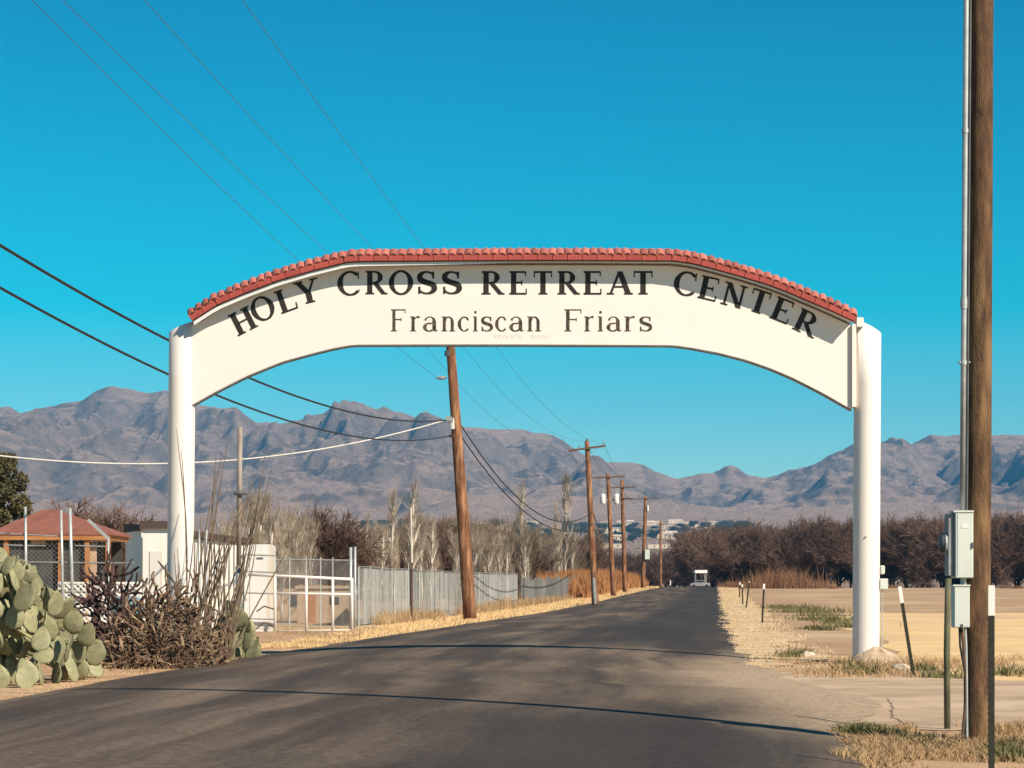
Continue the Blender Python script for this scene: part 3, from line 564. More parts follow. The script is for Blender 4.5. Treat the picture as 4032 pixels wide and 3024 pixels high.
def rock(px, py, s, label, seed):
    g = G(px, py); r = np.random.default_rng(seed); u = np.linspace(0, math.pi, 7); v = np.arange(9) / 9 * 2 * math.pi; V = []
    for a in u:
        for b in v:
            k = s * (.8 + .4 * r.random()); V.append((g[0] + k * 1.2 * math.sin(a) * math.cos(b), g[1] + k * math.sin(a) * math.sin(b), g[2] + s * .25 + k * .6 * math.cos(a)))
    Fs = [(i * 9 + j, i * 9 + 9 + j, i * 9 + 9 + (j + 1) % 9, i * 9 + (j + 1) % 9) for i in range(6) for j in range(9)]
    tag(obj('rock', V, Fs, M_ROCK), label, 'rock')
rock(868, 2566, .16, 'pale angular rock at the foot of the small prickly pear', 1)
rock(3550, 2640, .14, 'pale rock lying left of the leaning steel post', 2)
rock(3180, 2585, .13, 'small rock in the weeds left of the arch column', 3)

# ------------------------------------------------------------------ near utility pole, meter, posts
UY = 21.8
def U(px, py, y=UY): return ((px - CX) / F * y, EYE + (HY - py) / F * y)
pl = thing('utility_pole', 'thick brown wooden utility pole with conduit standing beside the driveway', 'utility pole', tuple(onY(3845, UY)))
zs = np.linspace(-.3, 11.5, 40); n = 28; a = np.arange(n) / n * 2 * np.pi; rr = np.interp(zs, [0, 7.5, 11.5], [.122, .107, .095])
cxp = (3846 - CX) / F * UY + zs * .0072
ring = 1 + .035 * fbm(np.broadcast_to(np.cos(a) * 4, (40, n)), np.broadcast_to(zs[:, None] * .6 + np.sin(a) * 4, (40, n)), 3, 4)
V = np.stack([cxp[:, None] + rr[:, None] * ring * np.cos(a), UY + rr[:, None] * ring * np.sin(a), np.broadcast_to(zs[:, None], (40, n))], -1).reshape(-1, 3)
Fs = [(q * n + i, q * n + (i + 1) % n, q * n + n + (i + 1) % n, q * n + n + i) for q in range(39) for i in range(n)] + [tuple(range(39 * n, 40 * n))]
obj('shaft', V, Fs, M_WOODP, pl, True)
cp = [((3787 - CX) / F * UY + (z - 2.2) * .0072, UY - .04, z) for z in (zat(2020, UY), 4, 6, 8, 10)]
cond = obj('conduit', *tube(cp, .029, 12), M_GALV, pl, True)
cx2 = [(p[0] + .036, p[1] - .02, p[2]) for p in cp]
obj('cable', *tube(cx2, .011, 8), M_DARKBOX, pl)
for yy, rr_ in ((1195, .038), (1180, .036), (1210, .036), (1430, .036), (520, .036)):
    z = zat(yy, UY); x = (3787 - CX) / F * UY + (z - 2.2) * .0072
    obj('coupling' if yy != 1430 else 'strap', *tube([(x, UY - .04, z - .02), (x, UY - .04, z + .02)], rr_, 12), M_GALV, cond)
obj('strap', *box(U(3770, 0)[0] + .01, U(3850, 0)[0], UY - .06, UY + .02, zat(1432, UY), zat(1424, UY)), M_GALV, pl)
mb = thing('meter_box', 'pale grey electric meter box fixed to the left side of the brown pole', 'meter box', (U(3776, 0)[0], UY - .1, zat(2277, UY)))
obj('cabinet', *box(U(3742, 0)[0], U(3813, 0)[0], UY - .24, UY - .02, zat(2277, UY), zat(2018, UY), .008), M_BOX, mb)
obj('lid', *box(U(3735, 0)[0], U(3814, 0)[0], UY - .25, UY - .01, zat(2020, UY), zat(2013, UY)), M_BOX, mb)
obj('seam', *box(U(3750, 0)[0], U(3751.5, 0)[0], UY - .2425, UY - .22, zat(2270, UY), zat(2026, UY)), M_DARKBOX, mb)
obj('latch', *box(U(3806, 0)[0], U(3811, 0)[0], UY - .255, UY - .24, zat(2160, UY), zat(2138, UY)), M_DARKBOX, mb)
obj('plate', *box(U(3766, 0)[0], U(3792, 0)[0], UY - .2435, UY - .2405, zat(2082, UY), zat(2068, UY)), M_SOFFIT, mb)
obj('socket_panel', *box(U(3717, 0)[0], U(3741, 0)[0], UY - .2, UY - .03, zat(2268, UY), zat(2024, UY), .006), M_GREYPIPE, mb)
zc = zat(2140, UY); obj('meter_glass', *tube([(U(3717, 0)[0], UY - .11, zc), (U(3702, 0)[0], UY - .11, zc), (U(3694, 0)[0], UY - .11, zc), (U(3690, 0)[0], UY - .11, zc)], [.095, .092, .085, .06], 20), M_DARKBOX, mb, True)
obj('meter_ring', *tube([(U(3716, 0)[0], UY - .11, zc), (U(3708, 0)[0], UY - .11, zc)], .104, 20), M_GALV, mb)
db = thing('disconnect_box', 'smaller pale grey box with cables below the electric meter', 'electrical box', (U(3772, 0)[0], UY - .1, zat(2470, UY)))
obj('cabinet', *box(U(3742, 0)[0], U(3803, 0)[0], UY - .19, UY - .03, zat(2470, UY), zat(2306, UY), .007), M_BOX, db)
obj('lid', *box(U(3738, 0)[0], U(3805, 0)[0], UY - .2, UY - .02, zat(2308, UY), zat(2302, UY)), M_BOX, db)
obj('latch', *box(U(3768, 0)[0], U(3776, 0)[0], UY - .2, UY - .19, zat(2468, UY), zat(2456, UY)), M_DARKBOX, db)
obj('nipple', *tube([(U(3785, 0)[0], UY - .1, zat(2306, UY)), (U(3785, 0)[0], UY - .1, zat(2277, UY))], .03, 12), M_GALV, db)
for k, (x0, x1, x2, x3) in enumerate([(3768, 3770, 3787, 3778), (3776, 3783, 3790, 3772), (3790, 3793, 3794, 3795)]):
    obj('cable', *tube([(U(x0, 0)[0], UY - .12, zat(2466, UY)), (U(x1, 0)[0], UY - .13, zat(2540, UY)), (U(x2, 0)[0], UY - .14, zat(2640, UY)), (U(x2, 0)[0], UY - .15, zat(2760, UY)), (U(x3, 0)[0], UY - .16, zat(2930, UY) - .05)], [.011, .014, .013][k], 8), [M_CABLE, M_RUST, M_GALV][k], db)
gp_ = onY(3730, 24.0); tag(obj('pipe_post', *tube([(gp_[0], 24, -.1), (gp_[0] - .005, 24, .8), (gp_[0] + .01, 24, zat(2277, 24))], .034, 12), M_GREENPIPE, None, True), 'mossy green pipe post standing left of the meter boxes', 'post')

def t_post(px, py, Y, h, lean, label, rot=0.0, tip=.3, s=1.0, name='fence_post', group='steel fence posts'):
    g = onY(px, Y); r = thing(name, label, 'fence post', tuple(g), group)
    def tee(z0, z1, e=0):
        a, b, c = .024 + e, .005 + e, .034 + e
        o2 = [(-a, -b), (a, -b), (a, b), (b, b), (b, c), (-b, c), (-a * .2 - e, b), (-a, b)]
        V = []
        for z in (z0, z1):
            for x, y in o2: V.append((x * s, y * s, z))
        n = 8; return np.array(V), [(i, (i + 1) % n, (i + 1) % n + n, i + n) for i in range(n)] + [tuple(range(n, 2 * n))]
    R = Euler((0, lean, rot)).to_matrix()
    def put(nm, vf, m): V = (np.array(R) @ np.asarray(vf[0]).T).T + g; return obj(nm, V, vf[1], m, r)
    st = put('shaft', tee(-.3, h - .002), M_TPOST)
    if Y < 60:
        k = 0; z = .1
        vs = []
        while z < h - tip - .03:
            vs.append(box(-.030 * s, -.010 * s, -.018 * s, .0, z, z + .024)); z += .054
        put('stud_row', join(*vs), M_TPOST)
    put('tip', tee(h - tip, h, .0025), M_WHITE)
    return r
t_post(3904, 3040, 18.2, 1.51, .0, 'dark studded steel post with white tip right of the brown pole', tip=.24)
t_post(3597, 2660, 38.6, 1.52, -.155, 'leaning dark steel post with white tip beside the arch column', tip=.28, s=1.15)
t_post(3001, 2450, 94, 1.62, .05, 'white tipped steel post on the verge left of the green weeds', tip=.22, s=1.6)
t_post(2925, 2370, 170, 1.5, -.03, 'far steel post with pale tip, second along the right verge', tip=.22, s=2.2)
t_post(2912, 2352, 215, 1.5, .02, 'farthest steel post along the right verge near the orange scrub', tip=.25, s=2.4)
t_post(2938, 2385, 150, 1.75, .12, 'tilted steel post in front of the far posts on the right verge', tip=.05, s=2.0)
t_post(2640, 2330, 330, 1.3, .0, 'small white tipped marker post beside the road at the crest', tip=.7, s=3.0)

# ------------------------------------------------------------------ far utility poles and wires
def wire_pole(px, pyb, pxt, pyt, Y, r0, r1, label, arms=(), name='utility_pole', m=None, group='utility poles along the road'):
    g = onY(px, Y); r = thing(name, label, 'utility pole', tuple(g), group)
    tz = zat(pyt, Y); tx = (pxt - CX) / F * Y
    t = np.linspace(0, 1, 9); pts = np.stack([g[0] + (tx - g[0]) * t, np.full(9, Y), g[2] - .2 + (tz - g[2] + .2) * t], 1)
    obj('shaft', *tube(pts, r0 + (r1 - r0) * t, 14), m or M_REDPOLE, r, True)
    for (x0, y0, x1, y1) in arms:
        a0 = P(x0, y0, Y - r1 - .07); a1 = P(x1, y1, Y - r1 - .07); ar = obj('crossarm', *obox(a0, a1, .11, .14, .01), M_RUST, r)
        for f in (.04, .3, .96):
            p = a0 + (a1 - a0) * f; obj('insulator', *tube([p + (0, 0, .06), p + (0, 0, .16), p + (0, 0, .2), p + (0, 0, .28)], [.03, .03, .07, .04], 8), M_GREYPIPE, ar)
        c = (a0 + a1) / 2
        for s in (-1, 1): obj('brace', *obox(c + (0, .02, -.8), c + (a1 - a0) * .27 * s + (0, .02, -.05), .03, .03), M_GREYPIPE, ar)
    return r
LY = 100.0
lp = wire_pole(1853, 2445, 1764, 1225, LY, .31, .185, 'leaning red brown utility pole in front of the grey slat fence', [(1610, 1292, 1905, 1290)])
obj('band', *tube([P(1768, 1382, LY), P(1768, 1402, LY)], .2, 14), M_DARKBOX, lp)
obj('clamp_plate', *tube([P(1784, 1650, LY), P(1787, 1690, LY)], .225, 14), M_SOFFIT, lp)
obj('band', *tube([P(1790, 1712, LY), P(1790, 1722, LY)], .232, 14), M_RUST, lp)
obj('insulator', *tube([P(1758, 1486, LY), P(1738, 1488, LY), P(1718, 1489, LY)], [.05, .09, .04], 8), M_GREYPIPE, lp)
obj('bracket', *obox(P(1755, 1646, LY - .2), P(1785, 1652, LY - .2), .08, .2), M_GREYPIPE, lp)
AYp = 160.0
pa = wire_pole(2345, 2385, 2311, 1738, AYp, .25, .17, 'red brown utility pole with crossarm at the end of the board fence', [(2238, 1775, 2385, 1755)])
obj('cable_guard', *tube([P(2343, 2378, AYp - .27), P(2337, 2275, AYp - .27)], .12, 10), M_GREYPIPE, pa)
obj('cap', *tube([P(2311, 1738, AYp), P(2311, 1728, AYp)], [.1, .05], 8), M_RUST, pa)
BY = 225.0
pb = wire_pole(2416, 2362, 2393, 1865, BY, .27, .18, 'utility pole carrying two white transformers beside the rust coloured grass', [(2335, 1881, 2462, 1876)])
for x in (2374, 2427):
    c = P(x, 1985, BY - .2); tr = obj('transformer', *tube([c, c + (0, 0, .08), c + (0, 0, .92), c + (0, 0, 1.0)], [.2, .26, .26, .2], 14), M_WHITE, pb, True)
    obj('bushing', *tube([c + (.05, 0, 1.0), c + (.05, 0, 1.5)], [.06, .03], 8), M_GALV, tr)
obj('bracket', *obox(P(2374, 1968, BY - .1), P(2427, 1968, BY - .1), .12, .2), M_GREYPIPE, pb)
CYp = 262.0
pc = wire_pole(2461, 2345, 2449, 1890, CYp, .27, .2, 'pale topped utility pole with two short crossarms beyond the transformer pole', [(2402, 1920, 2502, 1917), (2418, 1962, 2492, 1962)])
DYp = 330.0
pd = wire_pole(2531, 2322, 2542, 1955, DYp, .33, .24, 'far utility pole with grey meter cabinet and a wide crossarm', [(2446, 1967, 2592, 1961)])
obj('cabinet', *box(P(2538, 0, DYp)[0], P(2557, 0, DYp)[0], DYp - .6, DYp - .3, zat(2203, DYp), zat(2165, DYp), .03), M_BOX, pd)
obj('cutout', *tube([P(2551, 2012, DYp - .3), P(2550, 1990, DYp - .3)], .14, 8), M_WHITE, pd)
EYp = 395.0
wire_pole(2601, 2316, 2601, 2052, EYp, .25, .18, 'smallest utility pole standing at the road crest', [(2586, 2064, 2616, 2064)])

def wire(name, label, a, b, fit, r, m, group=None, n=48, sag=None):
    a = np.asarray(a, float); b = np.asarray(b, float); t = np.linspace(0, 1, n)
    def path(s): q = a + (b - a) * t[:, None]; q[:, 2] -= 4 * s * t * (1 - t); return q
    best = (1e18, 0)
    for s in (np.linspace(0, 6, 121) if sag is None else [sag]):
        q = path(s); u = CX + F * q[:, 0] / q[:, 1]; v = HY - F * (q[:, 2] - EYE) / q[:, 1]; o_ = np.argsort(u)
        e = sum((np.interp(x, u[o_], v[o_]) - y)**2 for x, y in fit)
        if e < best[0]: best = (e, s)
    q = path(best[1]); rr = np.full(n, r)
    return tag(obj(name, *tube(q, rr, 6), m, None, True), label, 'cable' if 'cable' in name else 'wire', group)
S0 = 39.0
GP = 'power wires overhead'
wire('power_wire', 'lowest of the four thin wires crossing the sky, ending at the leaning pole insulator', P(-263, -400, S0), P(1722, 1489, LY), [(137, 0), (1167, 1030), (1570, 1360)], .0075, M_WIRE, GP)
wire('power_wire', 'second thin wire from the left crossing the sky to the leaning pole', P(-160, -400, S0), P(1618, 1284, LY), [(255, 0), (1294, 1003)], .0075, M_WIRE, GP)
wire('power_wire', 'third thin wire from the left crossing the sky to the leaning pole', P(211, -400, S0), P(1764, 1284, LY), [(574, 0), (1458, 975)], .0075, M_WIRE, GP)
wire('power_wire', 'rightmost thin wire crossing the sky to the leaning pole', P(665, -400, S0), P(1898, 1284, LY), [(957, 0), (1668, 975)], .0075, M_WIRE, GP)
wire('power_wire', 'thin wire leaving the leaning pole for the next crossarm, right one', P(1898, 1284, LY), P(2380, 1748, AYp), [(1985, 1363), (2206, 1680)], .0075, M_WIRE, GP)
wire('power_wire', 'thin wire leaving the leaning pole for the next pole top, middle one', P(1764, 1284, LY), P(2311, 1735, AYp), [(1860, 1363), (2105, 1680)], .0075, M_WIRE, GP)
wire('power_wire', 'thin wire leaving the leaning pole for the next crossarm, left one', P(1618, 1284, LY), P(2244, 1765, AYp), [(1800, 1480), (1951, 1670)], .0075, M_WIRE, GP)
for k, (x0, y0, x1, y1) in enumerate([(2244, 1768, 2340, 1878), (2380, 1748, 2458, 1870), (2311, 1735, 2393, 1862)]):
    wire('power_wire', ['thin far wire between the second and third poles, lowest', 'thin far wire between the second and third poles, rightmost', 'thin far wire between the second and third pole tops'][k], P(x0, y0, AYp), P(x1, y1, BY), [], .014, M_WIRE, GP, sag=.7)
GC = 'thick black communication cables'
wire('black_cable', 'upper thick black cable running behind the arch to the leaning pole', P(-290, 785, S0), P(1758, 1654, LY), [(0, 950), (655, 1345), (985, 1480), (1310, 1608)], .031, M_CABLE, GC)
wire('black_cable', 'lower thick black cable running behind the arch to the leaning pole', P(-290, 965, S0), P(1772, 1716, LY), [(0, 1120), (655, 1475), (845, 1555), (1370, 1710)], .028, M_CABLE, GC)
wire('black_cable', 'upper black cable dropping from the leaning pole toward the far poles', P(1800, 1650, LY), P(2334, 2015, AYp), [(2030, 1960), (2130, 2020)], .031, M_CABLE, GC)
wire('black_cable', 'lower black cable dropping from the leaning pole toward the far poles', P(1804, 1700, LY), P(2336, 2060, AYp), [(2030, 1990), (2130, 2055)], .031, M_CABLE, GC)
wire('black_cable', 'far black cable between the second pole and the transformer pole', P(2336, 2020, AYp), P(2405, 2080, BY), [], .04, M_CABLE, GC, sag=1.2)
wire('service_cable', 'pale service cable sagging from the leaning pole to the far left', P(-400, 1735, 84.0), P(1768, 1650, LY), [(0, 1795), (640, 1828), (1100, 1790), (1600, 1690)], .034, M_WHITECABLE)
# the poles that carry the near ends of these lines, left of the frame
wire_pole(-300, 2656, -300, -440, S0, .2, .14, 'near utility pole left of the picture carrying the overhead wires', [(-320, -418, 690, -418)])
wire_pole(-1800, 2719, -1800, -10, 33.0, .14, .1, 'short utility pole far left of the picture carrying the road crossing cable')
g = onY(-400, 84.0); tag(obj('service_mast', *tube([g, g + (0, 0, 3), P(-400, 1730, 84.0)], .06, 8), M_GALV, None, True), 'thin steel mast left of the picture holding the pale service cable', 'mast')
# wires that pass over the road in front of the arch, out of frame above; their shadow line crosses the asphalt
wire('power_wire', 'overhead service cable strung from the brown pole across the road', (4.55 + .0072 * 9.5, UY, 9.6), (-14.0, 33.0, 9.2), [], .034, M_CABLE, None, sag=.35)

# ------------------------------------------------------------------ yard on the left: pavilion, fences, shed, gate
# red-roofed pavilion
PY = 70.0
def X_(px, Y): return (px - CX) / F * Y
pv = thing('pavilion', 'open pavilion with low red brown hip roof behind the wire fence', 'pavilion', tuple(onY(195, PY + 2)))
ex0, ex1 = X_(-40, PY), X_(432, PY); ze = zat(2100, PY); zt = zat(2008, PY + 1.8); cxp_ = X_(195, PY + 1.8)
V = [(ex0 - .1, PY, ze), (ex1 + .1, PY, ze), (ex1 + .1, PY + 3.6, ze), (ex0 - .1, PY + 3.6, ze), (cxp_ - .25, PY + 1.8, zt), (cxp_ + .25, PY + 1.8, zt)]
rf = obj('roof', V + [(x, y, z - .06) for x, y, z in V[:4]], [(0, 1, 5, 4), (1, 2, 5), (2, 3, 4, 5), (3, 0, 4), (6, 7, 1, 0), (7, 8, 2, 1), (8, 9, 3, 2), (9, 6, 0, 3), (9, 8, 7, 6)], M_ROOFRED, pv)
obj('fascia', *box(ex0, ex1, PY + .02, PY + .08, ze - .2, ze - .062), M_ORANGE, pv)
obj('fascia', *box(ex1 - .06, ex1, PY + .08, PY + 3.5, ze - .2, ze - .062), M_ORANGE, pv)
for x in (X_(20, PY), X_(235, PY), X_(340, PY), X_(422, PY)):
    obj('post', *box(x - .07, x + .07, PY + .1, PY + .24, 0, ze - .2), M_ORANGE, pv)
for x0, x1 in ((X_(24, PY), X_(231, PY)), (X_(240, PY), X_(330, PY))):
    obj('screen', *box(x0, x1, PY + .3, PY + .33, .05, ze - .22), M_SCREEN, pv)
obj('wall_board', *box(X_(312, PY), X_(372, PY), PY + .34, PY + .40, .05, ze - .3), M_TAN, pv)
obj('back_wall', *box(ex0 + .2, ex1 - .2, PY + 3.2, PY + 3.3, 0, ze - .21), M_SCREEN, pv)
obj('sign_board', *box(X_(115, PY), X_(172, PY), PY + .26, PY + .29, zat(2142, PY), zat(2126, PY)), M_TAN, pv)

# galvanised wire fence with rails
WY = 55.0
wf = thing('wire_fence', 'galvanised pipe and wire fence behind the big prickly pear', 'fence', tuple(onY(260, WY)))
for px, yt, yb, sl_ in ((100, 1995, 2470, 4), (240, 2008, 2470, 10), (275, 2000, 2470, 14), (426, 2120, 2470, 3), (-20, 2095, 2470, 0)):
    obj('post', *tube([P(px + sl_, yb + 90, WY) * (1, 1, 0) + (0, 0, -.1), P(px + sl_ * .5, (yt + yb) / 2, WY), P(px, yt, WY)], .042 if px == 275 else .034, 10), M_GALV, wf, True)
obj('barbed_wire_arm', *obox(P(347, 2046, WY), P(430, 2124, WY), .05, .07), M_GALV, wf)
for (x0, y0, x1, y1) in ((-30, 2097, 243, 2112), (20, 2146, 180, 2149), (295, 2148, 415, 2152), (30, 2212, 530, 2217), (-30, 2330, 545, 2330)):
    obj('rail', *tube([P(x0, y0, WY + .05), P((x0 + x1) / 2, (y0 + y1) / 2 + 1, WY + .05), P(x1, y1, WY + .05)], .018, 8), M_GREYPIPE, wf)
def diag_mesh(x0, x1, z0, z1, Y, pitch, r, Yb=None):
    paths = []; h = z1 - z0; w = x1 - x0; Yb = Y if Yb is None else Yb
    k = -h
    while k < w:
        for s in (1, -1):
            a0, a1 = max(k, 0), min(k + h, w)
            if a1 > a0:
                pa_, pb_ = (a0, a0 - k), (a1, a1 - k)
                if s < 0: pa_, pb_ = (a0, h - (a0 - k)), (a1, h - (a1 - k))
                paths.append([[x0 + pa_[0], Y + (Yb - Y) * pa_[0] / w, z0 + pa_[1]], [x0 + pb_[0], Y + (Yb - Y) * pb_[0] / w, z0 + pb_[1]]])
        k += pitch
    Pt = np.array(paths); return tubes(Pt, np.full(Pt.shape[:2], r), 3, False)
tag(obj('wire_mesh', *diag_mesh(X_(-30, WY), X_(426, WY), .1, 2.55, WY + .07, .11, .0028), M_GREYPIPE, wf), kind='stuff')
# white lattice fence
TY = 60.0
lf = thing('lattice_fence', 'white diagonal lattice fence showing between cactus and dark dead bush', 'fence', tuple(onY(390, TY)))
x0, x1, z0, z1 = X_(236, TY), X_(548, TY), .35, zat(2298, TY)
for s in (1, -1):
    k = -(z1 - z0)
    while k < x1 - x0:
        a0, a1 = max(k, 0), min(k + z1 - z0, x1 - x0)
        if a1 - a0 > .05:
            za, zb = (z0 + a0 - k, z0 + a1 - k) if s > 0 else (z1 - (a0 - k), z1 - (a1 - k))
            obj('slat', *obox((x0 + a0, TY + .012 * s, za), (x0 + a1, TY + .012 * s, zb), .01, .052), M_WHITEMETAL, lf)
        k += .155
obj('rail', *obox((x0, TY, z1 + .02), (x1, TY, z1 + .02), .05, .05), M_WHITEMETAL, lf)
for x in (x0 - .03, (x0 + x1) / 2, x1 + .03): obj('post', *box(x - .03, x + .03, TY + .03, TY + .09, 0, z1 + .05), M_WHITEMETAL, lf)
# blue barrel on its side
c = P(497, 2372, 57); bt = np.linspace(0, 1, 9); br = [.1, .24, .25, .26, .25, .26, .25, .24, .1]
tag(obj('barrel', *tube([c + (-.42 + .84 * t, 0, -.1) for t in bt], br, 18), M_BLUE, None, True), 'pale blue plastic barrel lying behind the dry cactus heap', 'barrel')
for o_ in [bpy.data.objects['barrel']]: o_.data.transform(Matrix.Translation((0, 0, 0)))
st_ = thing('trestle', 'low wooden trestle carrying the blue barrel', 'trestle', (c[0], c[1], 0))
for dx in (-.3, .3): obj('leg', *box(c[0] + dx - .04, c[0] + dx + .04, c[1] - .2, c[1] + .2, 0, c[2] - .355), M_GREYWOOD, st_)

# white ribbed metal shed with brown roof edge
sh = thing('metal_shed', 'long white ribbed metal shed with dark brown roof edge', 'shed', tuple(onY(780, 82)))
sx = np.linspace(0, 1, 24)
def shed_pt(t): Y = 77 + 12 * t; return X_(556 + (1000 - 556) * t, Y), Y, zat(2088 + (2142 - 2088) * t, Y)
me_rib = None
for i in range(23):
    a = shed_pt(sx[i]); b = shed_pt(sx[i + 1]); top_ = a[2] - .12 * random.random(); b = tuple(a[k] + (b[k] - a[k]) * .74 for k in range(3))
    n_ = 7; V = []; w = np.linspace(0, 1, n_)
    for z in (0, 1):
        for k, t in enumerate(w): V.append((a[0] + (b[0] - a[0]) * t, a[1] + (b[1] - a[1]) * t - (.10 if k in (1, 2) else .0), top_ * z))
    obj('ribbed_sheet', V, [(k, k + 1, n_ + k + 1, n_ + k) for k in range(n_ - 1)], M_WHITEMETAL, sh)
a = shed_pt(0); b = shed_pt(1)
V = []
for (x, y, z) in (a, b): V += [(x, y - .25, z - .02), (x, y - .25, z + .20), (x - 1.2, y + 3.5, z + .3), (x - 1.2, y + 3.5, z + .05)]
obj('roof', V, [(0, 4, 5, 1), (1, 5, 6, 2), (2, 6, 7, 3), (3, 7, 4, 0), (0, 1, 2, 3), (4, 7, 6, 5)], M_BROWNROOF, sh)
V = [(a[0], a[1], 0), (a[0], a[1], a[2]), (a[0] - 1.1, a[1] + 3.4, a[2]), (a[0] - 1.1, a[1] + 3.4, 0)]
obj('end_wall', V + [(x, y + .05, z) for x, y, z in V], [(0, 1, 2, 3), (4, 7, 6, 5), (0, 4, 5, 1), (2, 6, 7, 3)], M_WHITEMETAL, sh)
V = [(b[0], b[1], 0), (b[0], b[1], b[2]), (b[0] - 1.1, b[1] + 3.4, b[2]), (b[0] - 1.1, b[1] + 3.4, 0)]
obj('end_wall', V + [(x, y + .05, z) for x, y, z in V], [(0, 1, 2, 3), (4, 7, 6, 5), (0, 4, 5, 1), (2, 6, 7, 3)], M_WHITEMETAL, sh)
# white flat-roofed hut behind the arch's left column
hy = 74.0; ht = thing('storage_hut', 'small white hut with brown flat roof left of the arch column', 'hut', tuple(onY(600, hy)))
obj('wall', *box(X_(562, hy), X_(690, hy), hy, hy + 2.5, 0, zat(2080, hy)), M_WHITEMETAL, ht)
obj('roof', *box(X_(552, hy), X_(700, hy), hy - .15, hy + 2.7, zat(2080, hy), zat(2052, hy)), M_BROWNROOF, ht)
obj('door', *box(X_(590, hy), X_(640, hy), hy - .03, hy, .02, zat(2170, hy)), M_STAINED, ht)
# tall white rust-streaked cabinet beside the gate
CY_ = 76.5; cb = thing('metal_cabinet', 'tall white metal cabinet with rust streaks and rounded top beside the gate', 'cabinet', tuple(onY(1022, CY_)))
x0, x1 = X_(972, CY_), X_(1076, CY_); zt = zat(2143, CY_); rr_ = .16
oc = [(x0, 0), (x1, 0)] + [(x1 - rr_ + rr_ * math.cos(t), zt - rr_ + rr_ * math.sin(t)) for t in np.linspace(0, math.pi / 2, 6)] + [(x0 + rr_ - rr_ * math.sin(t), zt - rr_ + rr_ * math.cos(t)) for t in np.linspace(0, math.pi / 2, 6)]
obj('body', *prism(oc, CY_, CY_ + .8), M_STAINED, cb)
obj('door', *box(x0 + .1, x1 - .06, CY_ - .02, CY_ - .001, .1, zt - .28), M_STAINED, cb)
obj('vent', *box(x0 + .33, x0 + .55, CY_ - .035, CY_ - .021, zt - .5, zt - .44), M_DARKBOX, cb)
# white tube gate
GY = 75.0
gt = thing('tube_gate', 'white welded tube gate across the yard entrance', 'gate', tuple(onY(1230, GY)))
def gb(x0, y0, x1, y1, r=.046, nm='bar'): obj(nm, *tube([P(x0, y0, GY), P((x0 + x1) / 2, (y0 + y1) / 2, GY), P(x1, y1, GY)], r, 10), M_WHITE, gt, True)
for x, yt in ((1083, 2268), (1206, 2272), (1310, 2275), (1386, 2278)): gb(x, 2486, x, yt, nm='upright')
gb(976, 2262, 1390, 2281, .05, 'rail'); gb(1083, 2336, 1390, 2340, .04, 'rail'); gb(1083, 2484, 1386, 2480, .02, 'rail')
for y in (2186, 2252, 2336, 2437): obj('wing_bar', *tube([P(968, y - 2, GY), P(1025, y, GY), P(1083, y + 2, GY)], .022, 8), M_GREYPIPE, gt)
for x0, y0, x1, y1, x2, y2 in ((1010, 2408, 1040, 2387, 1078, 2398), (1006, 2478, 1040, 2450, 1078, 2465)): obj('shade_chevron', *tube([P(x0, y0, GY - .05), P(x1, y1, GY - .05), P(x2, y2, GY - .05)], .028, 6), M_RUST, gt)  # dark chevron tubes standing in for shadows cast on the white cabinet
for x, yt, nm in ((1381, 2155, 'short steel gate post at the hinge end of the white tube gate'), (1398, 2153, 'steel end post where the grey slat fence meets the gate')):
    Yp = GY + (0.6 if x < 1390 else 8); g = onY(x, Yp)
    tag(obj('gate_post', *tube([g - (0, 0, .1), g + (0, 0, 1.2), P(x, yt, Yp)], .05, 10), M_GALV, None, True), nm, 'post')
# chain link fence behind the gate
ch = thing('chain_link_fence', 'dark chain link fence across the yard behind the white gate', 'fence', tuple(onY(1240, 84)))
tag(obj('wire_mesh', *diag_mesh(X_(1060, 84), X_(1392, 84), .05, zat(2204, 84), 84, .085, .007), M_GREYPIPE, ch), kind='stuff')
obj('rail', *tube([P(1060, 2203, 84), P(1230, 2204, 84), P(1392, 2207, 84)], .03, 8), M_GREYPIPE, ch)
for x in (1084, 1140, 1205, 1262, 1310): obj('post', *tube([P(x, 2480, 84) * (1, 1, 0), P(x, 2330, 84), P(x, 2195, 84)], .026, 8), M_GALV, ch)
# posts standing by the shed
for x, l_ in ((785, 'thin steel post in front of the white shed, left of a pair'), (813, 'thin steel post in front of the white shed, right of a pair')):
    g = onY(x, 68); tag(obj('steel_post', *tube([g, g + (0, 0, 1.5), P(x, 2088, 68)], .04, 8), M_GALV, None, True), l_, 'post')
# tan hut in the yard
ty = 95.0; tn = thing('stucco_hut', 'small tan stucco hut seen through the white gate', 'hut', tuple(onY(1260, ty)))
obj('wall', *box(X_(1170, ty), X_(1365, ty), ty, ty + 3, 0, zat(2318, ty)), M_TAN, tn)
obj('parapet', *box(X_(1162, ty), X_(1372, ty), ty - .08, ty + 3.08, zat(2318, ty), zat(2306, ty)), M_TAN, tn)
obj('door', *box(X_(1213, ty), X_(1243, ty), ty - .03, ty - .002, 0, zat(2335, ty)), M_ORANGE, tn)
obj('window', *box(X_(1300, ty), X_(1335, ty), ty - .03, ty - .002, zat(2380, ty), zat(2350, ty)), M_WIN, tn)
ds = thing('dark_shed', 'low dark shed beyond the white gate', 'shed', tuple(onY(1120, 105)))
obj('wall', *box(X_(1085, 105), X_(1180, 105), 105, 108, 0, zat(2290, 105)), M_TAN, ds)
obj('roof', *box(X_(1078, 105), X_(1190, 105), 104.7, 108.3, zat(2290, 105), zat(2268, 105)), M_BROWNROOF, ds)
obj('window', *box(X_(1143, 105), X_(1170, 105), 104.96, 104.998, zat(2388, 105), zat(2335, 105)), M_WIN, ds)

